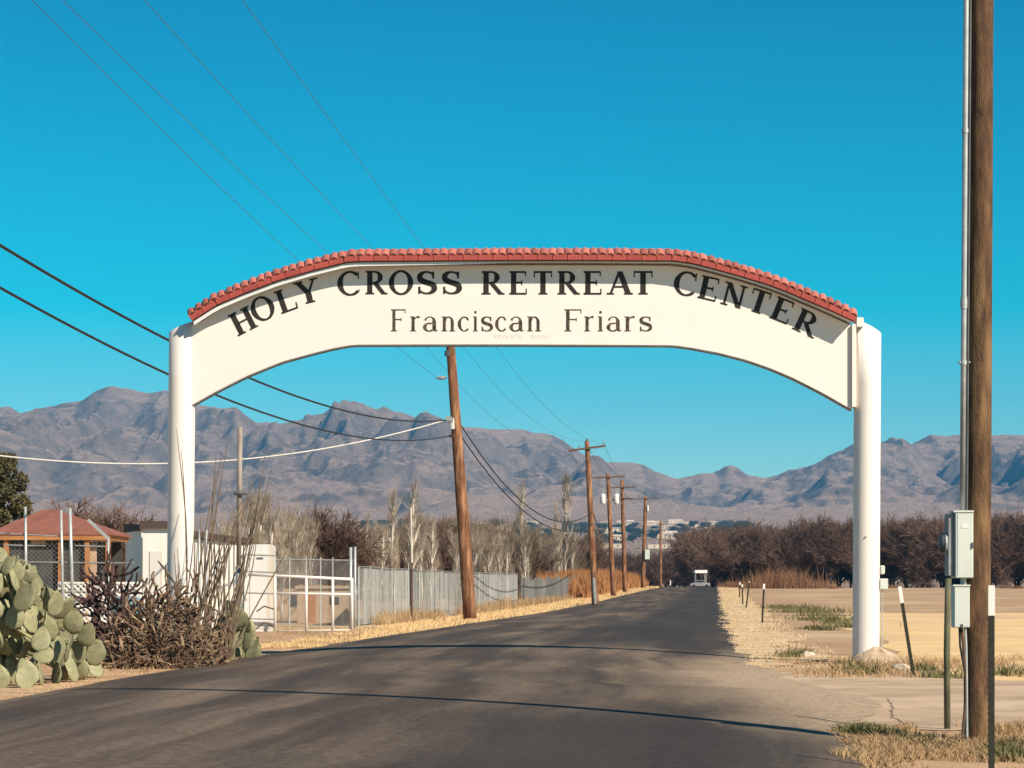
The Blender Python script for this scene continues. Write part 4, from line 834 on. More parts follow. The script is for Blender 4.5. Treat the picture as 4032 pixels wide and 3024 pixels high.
# grey slat fence running along the road
sf = thing('slat_fence', 'long grey slatted metal fence running along the left side of the road', 'fence', tuple(onY(1406, 87)))
FA, FB = np.array([X_(1406, 87), 87.0]), np.array([X_(2036, 160), 160.0]); nb = 24
for i in range(nb):
    a = FA + (FB - FA) * i / nb; b = FA + (FB - FA) * (i + 1) / nb; h = 2.26 + .025 * math.sin(i * 1.7)
    ga, gb_ = float(bz(a[1])), float(bz(b[1])); parts = []; ns = 14; d = (b - a) / ns; nrm = np.array([d[1], -d[0]]); nrm /= np.linalg.norm(nrm)
    for k in range(ns):
        p = a + d * (k + .04); q2 = a + d * (k + .96); off = .018 * (k % 2) + random.uniform(0, .012); hh = h - random.uniform(0, .05)
        p = p + nrm * off; q2 = q2 + nrm * (off + random.uniform(0, .02))
        V = [(p[0], p[1], ga + .04), (q2[0], q2[1], ga + .04), (q2[0], q2[1], gb_ + hh), (p[0], p[1], ga + hh)]
        parts.append((V, [(0, 1, 2, 3)]))
    tag(obj('slat_bay', *join(*parts), M_SLAT, sf), kind='stuff')
    obj('post', *tube([(a[0] + nrm[0] * .06, a[1] + nrm[1] * .06, ga - .1), (a[0] + nrm[0] * .06, a[1] + nrm[1] * .06, ga + 1.2), (a[0] + nrm[0] * .06, a[1] + nrm[1] * .06, ga + h + .02)], .03, 8), M_GREYPIPE if i % 3 else M_GALV, sf)
    obj('rail', *obox((a[0] + nrm[0] * .05, a[1] + nrm[1] * .05, ga + h), (b[0] + nrm[0] * .05, b[1] + nrm[1] * .05, gb_ + 2.26 + .025 * math.sin((i + 1) * 1.7)), .04, .04), M_GREYPIPE, sf)
# weathered board fence
bf = thing('board_fence', 'dark weathered board fence with ragged top beyond the slat fence', 'fence', tuple(onY(2053, 163)))
FA, FB = np.array([X_(2052, 163), 163.0]), np.array([X_(2312, 226), 226.0]); nb = 20
for i in range(nb):
    a = FA + (FB - FA) * i / nb; b = FA + (FB - FA) * (i + 1) / nb; g0 = float(bz(a[1])); parts = []; ns = 12; d = (b - a) / ns
    bh = 1.95 + .25 * math.sin(i * 2.3) * random.random() - (.35 if i > 16 else 0)
    for k in range(ns):
        p = a + d * (k + .03); q2 = a + d * (k + .95); h = bh + random.uniform(-.1, .08)
        parts.append(obox((p[0], p[1], 0), (q2[0], q2[1], 0), .03, .01)); v = parts[-1][0]; v[:, 2] = np.where(v[:, 2] > 0, g0 + h, g0 - .05)
    tag(obj('board_bay', *join(*parts), M_GREYWOOD, bf), kind='stuff')
g = onY(1622, 96); tp_ = thing('thin_pole', 'thin pole, white above and rusty below, in front of the slat fence', 'pole', tuple(g))
obj('lower_pipe', *tube([g - (0, 0, .1), g + (0, 0, 1.2), P(1622, 2215, 96)], .045, 8), M_RUST, tp_)
obj('upper_pipe', *tube([P(1622, 2215, 96) - (0, 0, .05), P(1620, 2120, 96), P(1618, 2000, 96)], .038, 8), M_PALEB, tp_)
# tall galvanised pole behind the ocotillo
py_ = 58.0; g = onY(941, py_); tp2 = thing('steel_pole', 'tall grey steel pole with clamp behind the ocotillo', 'pole', tuple(g))
obj('lower_tube', *tube([g - (0, 0, .1), g + (0, 0, 1), P(940, 2230, py_)], .085, 12), M_GREYPIPE, tp2, True)
obj('upper_tube', *tube([P(940, 2230, py_), P(943, 1950, py_), P(945, 1682, py_)], .062, 12), mat('weathered_brown_grey_steel', (.36, .32, .29), (.20, .145, .115), 3, .7, stretch=(2, 2, .3)), tp2, True)
obj('clamp', *tube([P(920, 1942, py_ - .1), P(943, 1940, py_ - .1), P(972, 1942, py_ - .1)], [.05, .07, .04], 8), M_DARKBOX, tp2)
obj('clamp', *tube([P(946, 2238, py_ - .1), P(960, 2240, py_ - .1)], .07, 8), M_DARKBOX, tp2)
# carport with a white roof and a pale car at the end of the road
ty = 414.0; gz_ = float(bz(ty)); wr = thing('carport', 'open carport with bright white roof at the end of the road', 'carport', (X_(2757, ty), ty, gz_))
obj('roof', *box(X_(2734, ty), X_(2782, ty), ty - 1.5, ty + 1.8, zat(2257, ty), zat(2245, ty), .03), M_WHITEROOF, wr)
for px in (2737, 2778):
    for dy in (-1.2, 1.5): obj('post', *box(X_(px, ty) - .08, X_(px, ty) + .08, ty + dy - .08, ty + dy + .08, gz_, zat(2257, ty)), M_GREYPIPE, wr)
cy0 = ty - .9; cxm = X_(2756, cy0); car = thing('parked_car', 'pale grey car parked under the white carport roof', 'car', (cxm, cy0, gz_))
prof = [(-1.75, .35), (-1.78, .75), (-1.1, .92), (-.55, 1.42), (.55, 1.45), (1.15, .98), (1.75, .88), (1.78, .35)]
obj('body', *prism([(cxm + x, gz_ + z) for x, z in prof], cy0 - .8, cy0 + .8), M_GREYPIPE, car)
obj('window', *prism([(cxm + x, gz_ + z) for x, z in [(-.95, .96), (-.5, 1.36), (.5, 1.38), (.95, 1.0)]], cy0 - .815, cy0 - .802), M_WIN, car)
for dx in (-1.15, 1.15):
    for dy in (-.78, .62): obj('wheel', *tube([(cxm + dx, cy0 + dy - .03, gz_ + .32), (cxm + dx, cy0 + dy + .17, gz_ + .32)], .32, 14), M_CABLE, car)

# ------------------------------------------------------------------ cacti
def pad_mesh(seed, w=.27, h=.36, th=.035):
    r = np.random.default_rng(seed); nr, ns = 8, 14; V = []
    bend = r.uniform(-.08, .08); sk = r.uniform(-.12, .12)
    for i in range(nr + 1):
        t = i / nr; prof = (math.sin(math.pi * min(1, .04 + .96 * t) ** .80)) ** .62 if 0 < t < 1 else .12
        for j in range(ns):
            a = 2 * math.pi * j / ns
            V.append((w / 2 * prof * math.cos(a) + sk * h * (t - .5) ** 2, th / 2 * (prof ** .7) * math.sin(a) * (1.6 - .6 * t) + bend * (t - .5) ** 2 + .006 * r.standard_normal(), h * t))
    Fs = [(i * ns + j, i * ns + (j + 1) % ns, i * ns + ns + (j + 1) % ns, i * ns + ns + j) for i in range(nr) for j in range(ns)]
    Fs += [tuple(range(ns - 1, -1, -1)), tuple(range(nr * ns, nr * ns + ns))]
    me = mesh('pad', np.array(V), Fs, True); me.materials.append(M_CACTUS); return me
PADS = [pad_mesh(s, w=random.uniform(.25, .31), h=random.uniform(.34, .42)) for s in range(7)]
def grow(root, base, inside, n, s0, seed):
    r = random.Random(seed); live = []
    for b in base:
        M = Matrix.Translation(b) @ Euler((r.uniform(-.5, .5), r.uniform(-.5, .5), r.uniform(0, 6.28))).to_matrix().to_4x4()
        live.append((M, s0 * r.uniform(.9, 1.15), 0))
    out = []; q = list(live)
    while q and len(out) < n:
        M, s, lv = q.pop(r.randrange(len(q)) if len(q) > 6 else 0)
        k = r.randrange(len(PADS)); h = PADS[k].vertices[-1].co.z * s
        tip = M @ Vector((0, 0, h * .85))
        if not inside(tip): continue
        out.append((M, s, k))
        if lv < 8:
            for _ in range(r.choice((2, 2, 3))):
                ang = r.uniform(-1.15, 1.15); u = math.sin(ang) * .125 * s * 1.05; v = h * (.55 + .42 * math.cos(ang))
                M2 = M @ Matrix.Translation((u, 0, v)) @ Matrix.Rotation(ang * .75, 4, 'Y') @ Matrix.Rotation(r.uniform(-.5, .5), 4, 'X') @ Matrix.Rotation(r.choice((r.uniform(-.5, .5), r.uniform(.9, 2.2))), 4, 'Z')
                up = (M2.to_3x3() @ Vector((0, 0, 1))).z
                if up > -.15: q.append((M2, s * r.uniform(.86, 1.06), lv + 1))
    for M, s, k in out:
        o = inst('pad', PADS[k], root, (0, 0, 0)); o.matrix_local = Matrix.Translation(-rootloc(root)) @ M @ Matrix.Scale(s, 4)
    return len(out)
pc1 = thing('prickly_pear', 'big sprawling grey green prickly pear cactus at the left roadside', 'cactus', tuple(onY(110, 36)))
def in1(p):
    u = CX + F * p.x / p.y; v = HY - F * (p.z - EYE) / p.y
    top_ = np.interp(u, [-200, 0, 40, 110, 150, 200, 265, 300, 345, 400, 425, 440], [2100, 2165, 2180, 2210, 2265, 2310, 2320, 2400, 2420, 2480, 2560, 2700])
    return v > top_ and u < 420 and p.z > .02 and 33.2 < p.y < 38.8
base = [Vector((X_(px, Y) + random.uniform(-.1, .1), Y, random.choice((-.04, .0)))) for px, Y in [(-60, 34.2), (-10, 33.9), (40, 34.0), (85, 33.9), (140, 34.4), (190, 34.9), (235, 35.4), (280, 36), (320, 36.6), (355, 37.2), (385, 37.6), (0, 35.5), (80, 35.6), (160, 36), (230, 36.6), (300, 37.4), (-80, 36), (40, 37), (130, 37.4), (210, 38)]]
rb = random.Random(12)
while len(base) < 110:
    u = rb.uniform(-120, 405); Y = rb.uniform(34.2, 37.6); v = rb.uniform(2190, 2640); p = Vector((X_(u, Y), Y, zat(v, Y)))
    if p.z > .2 and in1(p + Vector((0, 0, .33))) and u < 340 + (Y - 35) * 30: base.append(p)
np1 = grow(pc1, base, in1, 295, 1.12, 3)
pc2 = thing('prickly_pear', 'small green prickly pear beside the rock at the edge of the dirt', 'cactus', tuple(onY(940, 47.3)))
base = [Vector((X_(px, Y), Y, -.03)) for px, Y in [(905, 47.4), (930, 47.1), (960, 47.2), (985, 47.4), (920, 47.8), (955, 47.8), (885, 47.6), (1000, 47.3), (1005, 47.6), (972, 46.8)]]
def in2(p):
    u = CX + F * p.x / p.y; v = HY - F * (p.z - EYE) / p.y
    return v > np.interp(u, [850, 880, 930, 970, 1000, 1030], [2440, 2375, 2370, 2410, 2460, 2560]) and 850 < u < 1030 and p.z > .02
base += [Vector((X_(u, Y), Y, z)) for u, Y, z in ((900, 47.2, .35), (925, 47.4, .5), (950, 47.1, .35), (975, 47.3, .2), (915, 46.9, .2), (940, 47.5, .62), (895, 47.3, .6), (965, 46.9, .12))]
grow(pc2, base, in2, 52, 1.25, 8)

def stem_mesh(seed, m, L=.6, r=.035, wob=.5):
    g_ = np.random.default_rng(seed); n = 7; d = np.array([0, 0, 1.]); p = np.zeros(3); pts = [p.copy()]
    for k in range(n - 1):
        d = d + g_.normal(0, wob * .5, 3); d /= np.linalg.norm(d); p = p + d * L / (n - 1); pts.append(p.copy())
    V, Fs = tubes(np.array(pts)[None], (r * np.array([.75, 1, .9, 1.05, .85, 1, .7]))[None], 6)
    V = V + g_.normal(0, r * .13, V.shape)
    me = mesh('stem', V, Fs, False); me.materials.append(m); return me
CH = [stem_mesh(s, M_CHOLLA, random.uniform(.3, .8), random.uniform(.013, .027), .7) for s in range(14)]
ch1 = thing('dry_cactus_heap', 'tangled heap of dry brown cholla cactus stems at the roadside', 'cactus', tuple(onY(640, 42.5)))
def heap(root, meshes, n, cx, cy, rx, ry, H, seed, zmax=None):
    r = random.Random(seed)
    for _ in range(n):
        a = r.uniform(0, 6.283); q_ = math.sqrt(r.random()); z = H * (1 - q_**2.2) * r.random() ** .8
        me = r.choice(meshes)
        tilt_ = r.gauss(1.1, .5) if z < H * .5 else r.gauss(.7, .5)
        az = a + r.gauss(0, 1.0)
        inst('stem', me, root, (cx + rx * q_ * math.cos(a), cy + ry * q_ * math.sin(a), z + .02), (0, tilt_, az), (1, 1, 1))
heap(ch1, CH, 270, X_(630, 42.5), 42.6, 1.18, 1.1, 1.3, 5)
g9 = np.random.default_rng(9); m9 = 2600; a9 = g9.uniform(0, 6.283, m9); q9 = np.sqrt(g9.random(m9)); z9 = 1.35 * (1 - q9**2.2) * g9.random(m9)
p9 = np.stack([X_(630, 42.5) + 1.2 * q9 * np.cos(a9), 42.6 + 1.1 * q9 * np.sin(a9), z9 + .02], -1); P9 = [p9]; d9 = g9.normal(0, 1, (m9, 3)); d9 /= np.linalg.norm(d9, axis=1, keepdims=True)
for _ in range(3): d9 = d9 + g9.normal(0, .5, (m9, 3)); d9 /= np.linalg.norm(d9, axis=1, keepdims=True); P9.append(P9[-1] + d9 * g9.uniform(.04, .13, (m9, 1)))
P9 = np.stack(P9, 1); P9[..., 2] = np.maximum(P9[..., 2], .01)
tag(obj('twig_tangle', *tubes(P9, np.broadcast_to(np.array([.010, .011, .009, .005]), P9.shape[:2]) * g9.uniform(.6, 1.4, (m9, 1)), 4, False), M_CHOLLA, ch1), kind='stuff')
dm = [stem_mesh(s + 40, M_MAROON, random.uniform(.4, .8), random.uniform(.018, .03), .6) for s in range(6)]
ch2 = thing('dead_bush', 'dark maroon dead bush behind the dry cactus heap', 'bush', tuple(onY(430, 45)))
heap(ch2, dm, 230, X_(440, 45), 45, .5, .6, 1.75, 9)
for _ in range(26):
    inst('stem', random.choice(CH), ch1, (X_(700, 42.4) + random.uniform(-.5, .55), 42.4 + random.uniform(-.3, .3), random.uniform(.9, 1.5)), (0, random.gauss(.5, .45), random.uniform(0, 6.28)))
# ocotillo with long whip-like wands
oc_ = thing('ocotillo', 'leafless ocotillo with long thin wands rising in front of the left column', 'ocotillo', tuple(onY(820, 43.6)))
for k in range(44):
    t = np.linspace(0, 1, 9); r_ = random.Random(k); L = r_.uniform(1.8, 3.2) if k % 3 else r_.uniform(3.2, 4.6)
    hd = r_.uniform(-.15, .45) if k % 3 else r_.uniform(-.05, .3) if L > 3.9 else r_.uniform(.2, .6); dp = r_.uniform(-.3, .3)
    bx_ = X_(800, 43.6) + r_.uniform(-.5, .5); by_ = 43.6 + r_.uniform(-.3, .3); w1, w2 = r_.uniform(-.16, .16), r_.uniform(-.1, .1)
    pts = np.stack([bx_ + L * hd * t * .75 + w1 * np.sin(t * 5 + k) * t * .6, by_ + L * dp * t * .4 + w2 * np.sin(t * 4) * t, L * t * math.cos(min(1, abs(hd))) ** .6], 1)
    obj('wand', *tube(pts, np.interp(t, [0, .8, 1], [.017, .011, .005]), 5), M_OCO, oc_)

# ------------------------------------------------------------------ trees
def unit(v): return v / (np.linalg.norm(v, axis=-1, keepdims=True) + 1e-9)
def child_paths(g_, par, m, n, Lr, spread, up, tmin=.3, curl=.12, shrink=False):
    pi = g_.integers(0, len(par), m); t = g_.uniform(tmin, 1, m) * (par.shape[1] - 1.001); k = t.astype(int); f = (t - k)[:, None]
    p0 = par[pi, k] * (1 - f) + par[pi, k + 1] * f; d0 = unit(par[pi, k + 1] - par[pi, k])
    d = unit(d0 + spread * unit(g_.normal(0, 1, (m, 3))) + np.array([0, 0, up])); L = g_.uniform(Lr[0], Lr[1], m)
    if shrink: L = L * (1.12 - t / (par.shape[1] - 1))
    out = [p0]
    for q_ in range(n - 1):
        d = unit(d + curl * g_.normal(0, 1, (m, 3)) + np.array([0, 0, up * .15])); out.append(out[-1] + d * (L / (n - 1))[:, None])
    return np.stack(out, 1)
def bare_tree(seed, H, trunk, limbs, l1, br, l2, tw, l3, fi, l4, up, tr, fr, mt, mw, spread=.7, start=.3, shrink=False):
    g_ = np.random.default_rng(seed); t = np.linspace(0, 1, 7)
    T0 = np.stack([.15 * H * .1 * np.sin(t * 3 + seed), .15 * H * .1 * np.cos(t * 2 + seed) - .015 * H, t * H * trunk], 1)[None]
    A1 = child_paths(g_, T0, limbs, 6, (l1 * .7 * H, l1 * H), spread, up, start, shrink=shrink); A2 = child_paths(g_, A1, br, 5, (l2 * .6 * H, l2 * H), spread, up)
    A3 = child_paths(g_, A2, tw, 4, (l3 * .6 * H, l3 * H), spread, up * .8); A4 = child_paths(g_, np.concatenate([A3]), fi, 3, (l4 * .5 * H, l4 * H), spread * 1.1, up * .6)
    def rad(A, r0, r1): return np.broadcast_to(np.linspace(r0, r1, A.shape[1]), A.shape[:2])
    tv = join(tubes(T0, rad(T0, tr, tr * .6), 8), tubes(A1, rad(A1, tr * .5, tr * .2), 5, False), tubes(A2, rad(A2, tr * .22, tr * .09), 4, False))
    v3, f3 = tubes(A3, rad(A3, fr * 1.8, fr), 3, False); v4, f4 = tubes(A4, rad(A4, fr, fr * .4), 3, False)
    cv = (np.vstack([v3, v4]), f3 + [[i + len(v3) for i in f] for f in f4])
    me_t = mesh('trunk', *tv, True); me_t.materials.append(mt); me_c = mesh('crown', *cv); me_c.materials.append(mw)
    top = max(v.co.z for v in me_c.vertices); k_s = H / top; me_t.transform(Matrix.Scale(k_s, 4)); me_c.transform(Matrix.Scale(k_s, 4))
    return me_t, me_c
def plant_tree(name, proto, label, loc, scale, rot, group, cat='tree', sz=None):
    r = thing(name, label, cat, loc, group); r.rotation_euler = (0, 0, rot); r.scale = (scale, scale, sz or scale)
    for nm, me in zip(('trunk', 'crown'), proto):
        o = bpy.data.objects.new(nm, me); COL.objects.link(o); o.parent = r
    return r
PECAN = [bare_tree(s, 12.5, .22, 16, .50, 150, .30, 1300, .17, 8500, .095, .16, .2, .026, M_TRUNK, M_TWIG, .95) for s in (1, 2, 3)]
POPLAR = [bare_tree(s, 10.0, .97, 34, .30, 120, .14, 360, .10, 1100, .06, .7, .145, .0085, M_PALEB, M_PALET, .5, .1, True) for s in (11, 12)]
THIN = [bare_tree(s, 9.0, .8, 16, .40, 70, .22, 260, .14, 900, .09, .6, .12, .0095, M_PALEB, M_PALET, .55, .08, True) for s in (21, 22)]
BROWN = [bare_tree(s, 7.0, .25, 16, .42, 130, .26, 700, .16, 3000, .10, .25, .12, .018, M_TRUNK, M_TWIG, .85, .1) for s in (31, 32)]
M_MIDT = mat('grey_tan_twig', (.25, .185, .135), (.19, .14, .10), 2, .9, objvar=.15)
MID = [bare_tree(s, 7.5, .4, 18, .42, 110, .27, 480, .17, 1700, .11, .4, .10, .012, M_TRUNK, M_MIDT, .75, .1) for s in (41, 42)]
rt = random.Random(4)
def fence_x(Y): return X_(1406, 87) + (Y - 87) / 73 * (X_(2036, 160) - X_(1406, 87)) if Y < 161 else X_(2052, 163) + (Y - 163) / 63 * (X_(2312, 226) - X_(2052, 163))
# orchard on the right
OG = 'bare pecan trees of the orchard'
ORD = ['first', 'second', 'third', 'fourth', 'fifth', 'sixth', 'seventh', 'eighth', 'ninth', 'tenth', 'eleventh']
for row, Y in enumerate((425, 435, 446, 458, 472, 488)):
    for k in range(11):
        px = 2800 + (k + .5 * (row % 2)) * 140 + rt.uniform(-22, 22)
        if px > 4330: continue
        sc_ = rt.uniform(.95, 1.12) * np.interp(px, [2800, 3000, 3100, 3300, 3500, 4100], [1.1, 1.1, .98, 1.16, 1.12, 1.25])
        plant_tree('pecan_tree', rt.choice(PECAN), ('bare pecan tree, %s from the road in the front orchard row' % ORD[k]) if row == 0 else 'bare brown pecan tree in the rear rows of the orchard beyond the field', (X_(px, Y), Y + rt.uniform(-2, 2), float(bz(Y)) - .1), sc_, rt.uniform(0, 6.28), OG)
# far orchard straight ahead
for Y, tops in ((610, 11), (660, 12), (720, 13)):
    for k in range(22):
        px = 2230 + k * 28 + rt.uniform(-12, 12)
        plant_tree('pecan_tree', rt.choice(PECAN), 'distant bare orchard tree in the brown belt beyond the road crest', (X_(px, Y), Y, float(bz(Y)) - .3), rt.uniform(.78, .98), rt.uniform(0, 6.28), 'distant orchard trees')
# pale poplars
for px, pyt, Y, l_ in ((2052, 1875, 205, 'tall pale poplar between the leaning pole and the crossarm pole'), (2225, 1835, 245, 'tallest pale poplar left of the crossarm pole, with twin white trunks'), (2195, 1960, 240, 'shorter white trunked poplar touching the tallest one'),
                     (1622, 1870, 160, 'pale poplar directly behind the thin rusty pole'), (1548, 1900, 165, 'slender pale poplar left of the thin rusty pole'), (1440, 2010, 150, 'short pale poplar behind the start of the slat fence'), (1505, 2060, 158, 'small pale poplar above the slat fence'), (1700, 2020, 175, 'pale poplar just left of the leaning pole'), (2120, 2060, 230, 'low pale poplar right of the leaning pole')):
    h = zat(pyt, Y) - float(bz(Y)); s = h / 10.0
    plant_tree('poplar_tree', rt.choice(POPLAR), l_, tuple(onY(px, Y)), s, rt.uniform(0, 6.28), 'pale bare poplars')
# pale thicket behind the shed
for px, pyt, Y in ((975, 1905, 112), (1030, 1890, 116), (1075, 1930, 110), (1120, 1950, 118), (1165, 1990, 114), (1005, 2000, 106), (1100, 2030, 104), (890, 1985, 108), (850, 2040, 112), (1190, 1960, 125), (940, 1930, 118), (1050, 1910, 122), (1140, 1935, 120), (1215, 2020, 126)):
    h = zat(pyt, Y); plant_tree('bare_tree', rt.choice(THIN), 'pale leafless tree in the thicket behind the white shed', tuple(onY(px, Y)), h / 9.0, rt.uniform(0, 6.28), 'pale thicket behind the shed')
for k in range(30):
    px = rt.uniform(1400, 2300); Y = rt.uniform(150, 240)
    while X_(px, Y) > fence_x(Y) - 2.5: Y += 8
    h = zat(rt.uniform(2040, 2130), Y) - float(bz(Y))
    plant_tree('bare_tree', rt.choice(THIN), 'pale leafless tree among the brown ones behind the roadside fences', tuple(onY(px, Y)), h / 9.0, rt.uniform(0, 6.28), 'pale trees behind the fences')
# darker trees
for px, pyt, Y, sc_ in ((1280, 1960, 135, 0), (1340, 2060, 140, 0), (330, 1925, 140, 0), (420, 2040, 105, 0), (500, 2075, 110, 0), (250, 1990, 150, 0), (480, 1995, 150, 0)):
    h = zat(pyt, Y); plant_tree('bare_tree', rt.choice(BROWN), {1280: 'dark bare tree with crooked limbs right of the pale thicket', 1340: 'dark maroon bare tree above the white gate', 330: 'wide bare tree behind the pavilion roof', 420: 'bare brown tree right of the pavilion', 500: 'bare brown tree between pavilion and white hut', 250: 'bare tree behind the pavilion ridge', 480: 'faint bare tree left of the arch column'}[px], tuple(onY(px, Y)), h / 7.0, rt.uniform(0, 6.28), 'dark bare trees in the yard')
for k in range(72):
    px = rt.uniform(1380, 2330); Y = rt.uniform(185, 330) if px < 2130 else rt.uniform(245, 330); Y = next((q for q in np.arange(Y, 340, 6) if X_(px, q) < fence_x(q) - 4), 335.0); top = rt.uniform(2015, 2130) if px < 2050 else rt.uniform(2070, 2180)
    h = zat(top, Y) - float(bz(Y)); plant_tree('bare_tree', rt.choice(MID if k % 3 else BROWN), 'brown leafless tree in the belt behind the roadside fences', tuple(onY(px, Y)), h / 7.0, rt.uniform(0, 6.28), 'brown trees behind the fences')
def leaf_crown(seed, lobes, n, s, m):
    g_ = np.random.default_rng(seed); L = np.array(lobes); k = g_.choice(len(L), n, p=L[:, 3]**2 / (L[:, 3]**2).sum())
    d = unit(g_.normal(0, 1, (n, 3))); c = L[k, :3] + d * (L[k, 3] * g_.uniform(.55, 1.08, n))[:, None] * np.array([1, 1, 1.1])
    a = unit(g_.normal(0, 1, (n, 3)) + np.array([0, 0, .5])) * (s * g_.uniform(.6, 1.4, n))[:, None]; b = unit(np.cross(a, g_.normal(0, 1, (n, 3)))) * (s * .38)
    V = np.stack([c - b * .6, c + b * .6, c + a * .6 + b, c + a, c + a * .6 - b], 1).reshape(-1, 3); i = np.arange(n)[:, None] * 5
    me = mesh('crown', V, np.concatenate([i, i + 1, i + 2, i + 3, i + 4], 1)); me.materials.append(m); return me
ev = thing('evergreen_tree', 'dense olive green evergreen tree at the left edge behind the pavilion', 'tree', tuple(onY(0, 92)))
g_ = np.random.default_rng(2); lob = []
for k in range(60):
    z = g_.uniform(2.2, 6.6); w = np.interp(z, [2, 3.5, 5, 6.8], [1.5, 1.75, 1.25, .3]); a = g_.uniform(0, 6.28); q_ = g_.uniform(.4, 1) * w
    lob.append((q_ * math.cos(a) - .15, q_ * math.sin(a), z, g_.uniform(.25, .5)))
o = bpy.data.objects.new('crown', leaf_crown(5, lob, 26000, .12, M_NEEDLE)); COL.objects.link(o); o.parent = ev
obj('trunk', *tube([onY(0, 92) - (0, 0, .1), onY(0, 92) + (.05, 0, 2), onY(0, 92) + (0, 0, 5.5)], [.2, .16, .05], 8), M_TRUNK, ev)

# ------------------------------------------------------------------ distant town on the rising ground
def tree_blob(seed):
    g2 = np.random.default_rng(seed); return leaf_crown(seed, [(g2.normal(0, 1.2), g2.normal(0, 1.2), g2.uniform(1.8, 5), g2.uniform(.9, 1.6)) for _ in range(14)], 1100, .55, M_DKTREE)
BLOB = [tree_blob(s) for s in (51, 52, 53)]; trk = mesh('trunk', *tube([(0, 0, -.3), (0, 0, 1.5), (0, 0, 4)], [.3, .25, .1], 6)); trk.materials.append(M_TRUNK)
rh = random.Random(9)
def far_Y(py):
    lo, hi = 600.0, 3900.0
    for _ in range(40):
        m = (lo + hi) / 2
        if HY - F * (float(bz(m)) - EYE) / m > py: lo = m
        else: hi = m
    return lo
def house(px, py, w, h, label, d=10, gable=False):
    Y = far_Y(py); X0 = X_(px, Y); z0 = float(bz(Y)); hw = w / 2
    r = thing('town_house', label, 'house', (X0, Y, z0), 'houses of the distant town')
    obj('wall', *box(X0 - hw, X0 + hw, Y, Y + d, z0 - .5, z0 + h), M_STUCCO, r)
    if gable:
        V = [(X0 - hw - .5, Y - .5, z0 + h), (X0 + hw + .5, Y - .5, z0 + h), (X0 + hw + .5, Y + d + .5, z0 + h), (X0 - hw - .5, Y + d + .5, z0 + h), (X0 - hw + 1, Y + d / 2, z0 + h + 2.2), (X0 + hw - 1, Y + d / 2, z0 + h + 2.2)]
        obj('roof', V, [(0, 1, 5, 4), (1, 2, 5), (2, 3, 4, 5), (3, 0, 4), (3, 2, 1, 0)], M_FARROOF, r)
    else: obj('roof', *box(X0 - hw - .25, X0 + hw + .25, Y - .25, Y + d + .25, z0 + h, z0 + h + .5), M_FARROOF, r)
    for f in (-.55, .1, .6): obj('window', *box(X0 + hw * f - .7, X0 + hw * f + .7, Y - .08, Y - .01, z0 + h * .35, z0 + h * .75), M_WIN, r)
named = [(2070, 2100, 22, 5, 'long pale house in the distant town left of the crossarm poles'), (2052, 2120, 20, 5, 'pale house in the distant town beside the tall poplar'), (2150, 2112, 24, 5, 'bright pale house in the distant town between poplar and poles'),
         (2400, 2158, 30, 4.5, 'long white low building right of the first crossarm pole'), (2330, 2158, 18, 4.5, 'white low building left of the transformer pole'), (2610, 2160, 32, 4.5, 'long white low building below the town right of the far poles'), (2690, 2166, 30, 4.5, 'white low building touching the orchard edge'),
         (1270, 2118, 26, 5.5, 'white house seen over the white gate'), (1225, 2128, 16, 5, 'small white house left of the one seen over the gate')]
for k, (px, py, w, h, l_) in enumerate(named): house(px, py, w, h, l_, gable=k % 3 == 1)
for k in range(78):
    px = rh.choice((rh.uniform(1150, 2800), rh.uniform(2300, 2820))); py = rh.uniform(2062, 2128)
    house(px, py, rh.uniform(11, 24), rh.uniform(3.6, 6), 'small pale house among trees in the distant town', gable=rh.random() < .5)
for k in range(150):
    px = rh.uniform(1100, 2950); py = rh.uniform(2075, 2150); Y = far_Y(py)
    r = thing('town_tree', 'tiny dark green tree among the houses of the distant town', 'tree', (X_(px, Y), Y, float(bz(Y))), 'trees of the distant town'); s = rh.uniform(.9, 2.1); r.scale = (s * 1.9, s, s)
    for nm, me in (('crown', rh.choice(BLOB)), ('trunk', trk)): o = bpy.data.objects.new(nm, me); COL.objects.link(o); o.parent = r
# scrub on the rising plain, one mass nobody could count
g_ = np.random.default_rng(77); n = 9000; Yq = np.sqrt(g_.uniform(620**2, 3900**2, n)); Xq = g_.uniform(-.36, .36, n) * Yq; sq = g_.uniform(.5, 1.5, n); zq = bz(Yq)
k8 = np.arange(6) / 6 * 2 * np.pi
rim = np.stack([Xq[:, None] + sq[:, None] * np.cos(k8) * g_.uniform(.7, 1.3, (n, 6)), Yq[:, None] + sq[:, None] * np.sin(k8), np.broadcast_to(zq[:, None], (n, 6))], -1)
apx = np.stack([Xq + g_.normal(0, .3, n), Yq, zq + sq * g_.uniform(.7, 1.3, n)], -1)[:, None]; mid = rim * np.array([1, 1, 1]) ; mid = (rim * .72 + np.stack([Xq, Yq, zq], -1)[:, None] * .28); mid[:, :, 2] = (zq + sq * .75)[:, None] + g_.normal(0, .15, (n, 6))
V = np.concatenate([rim, mid, apx], 1).reshape(-1, 3); b0 = np.arange(n)[:, None] * 13; Fs = []
for j in range(6):
    jj = (j + 1) % 6; Fs.append(np.concatenate([b0 + j, b0 + jj, b0 + 6 + jj, b0 + 6 + j], 1))
Fq = np.concatenate(Fs).tolist(); Ft = np.concatenate([np.concatenate([b0 + 6 + j, b0 + 6 + (j + 1) % 6, b0 + 12], 1) for j in range(6)]).tolist()
tag(obj('desert_scrub', V, Fq + Ft, mat('grey_brown_scrub', (.17, .125, .09), (.12, .10, .07), .02, .95)), 'grey brown scrub dotted over the plain below the mountains', 'scrub', kind='stuff')

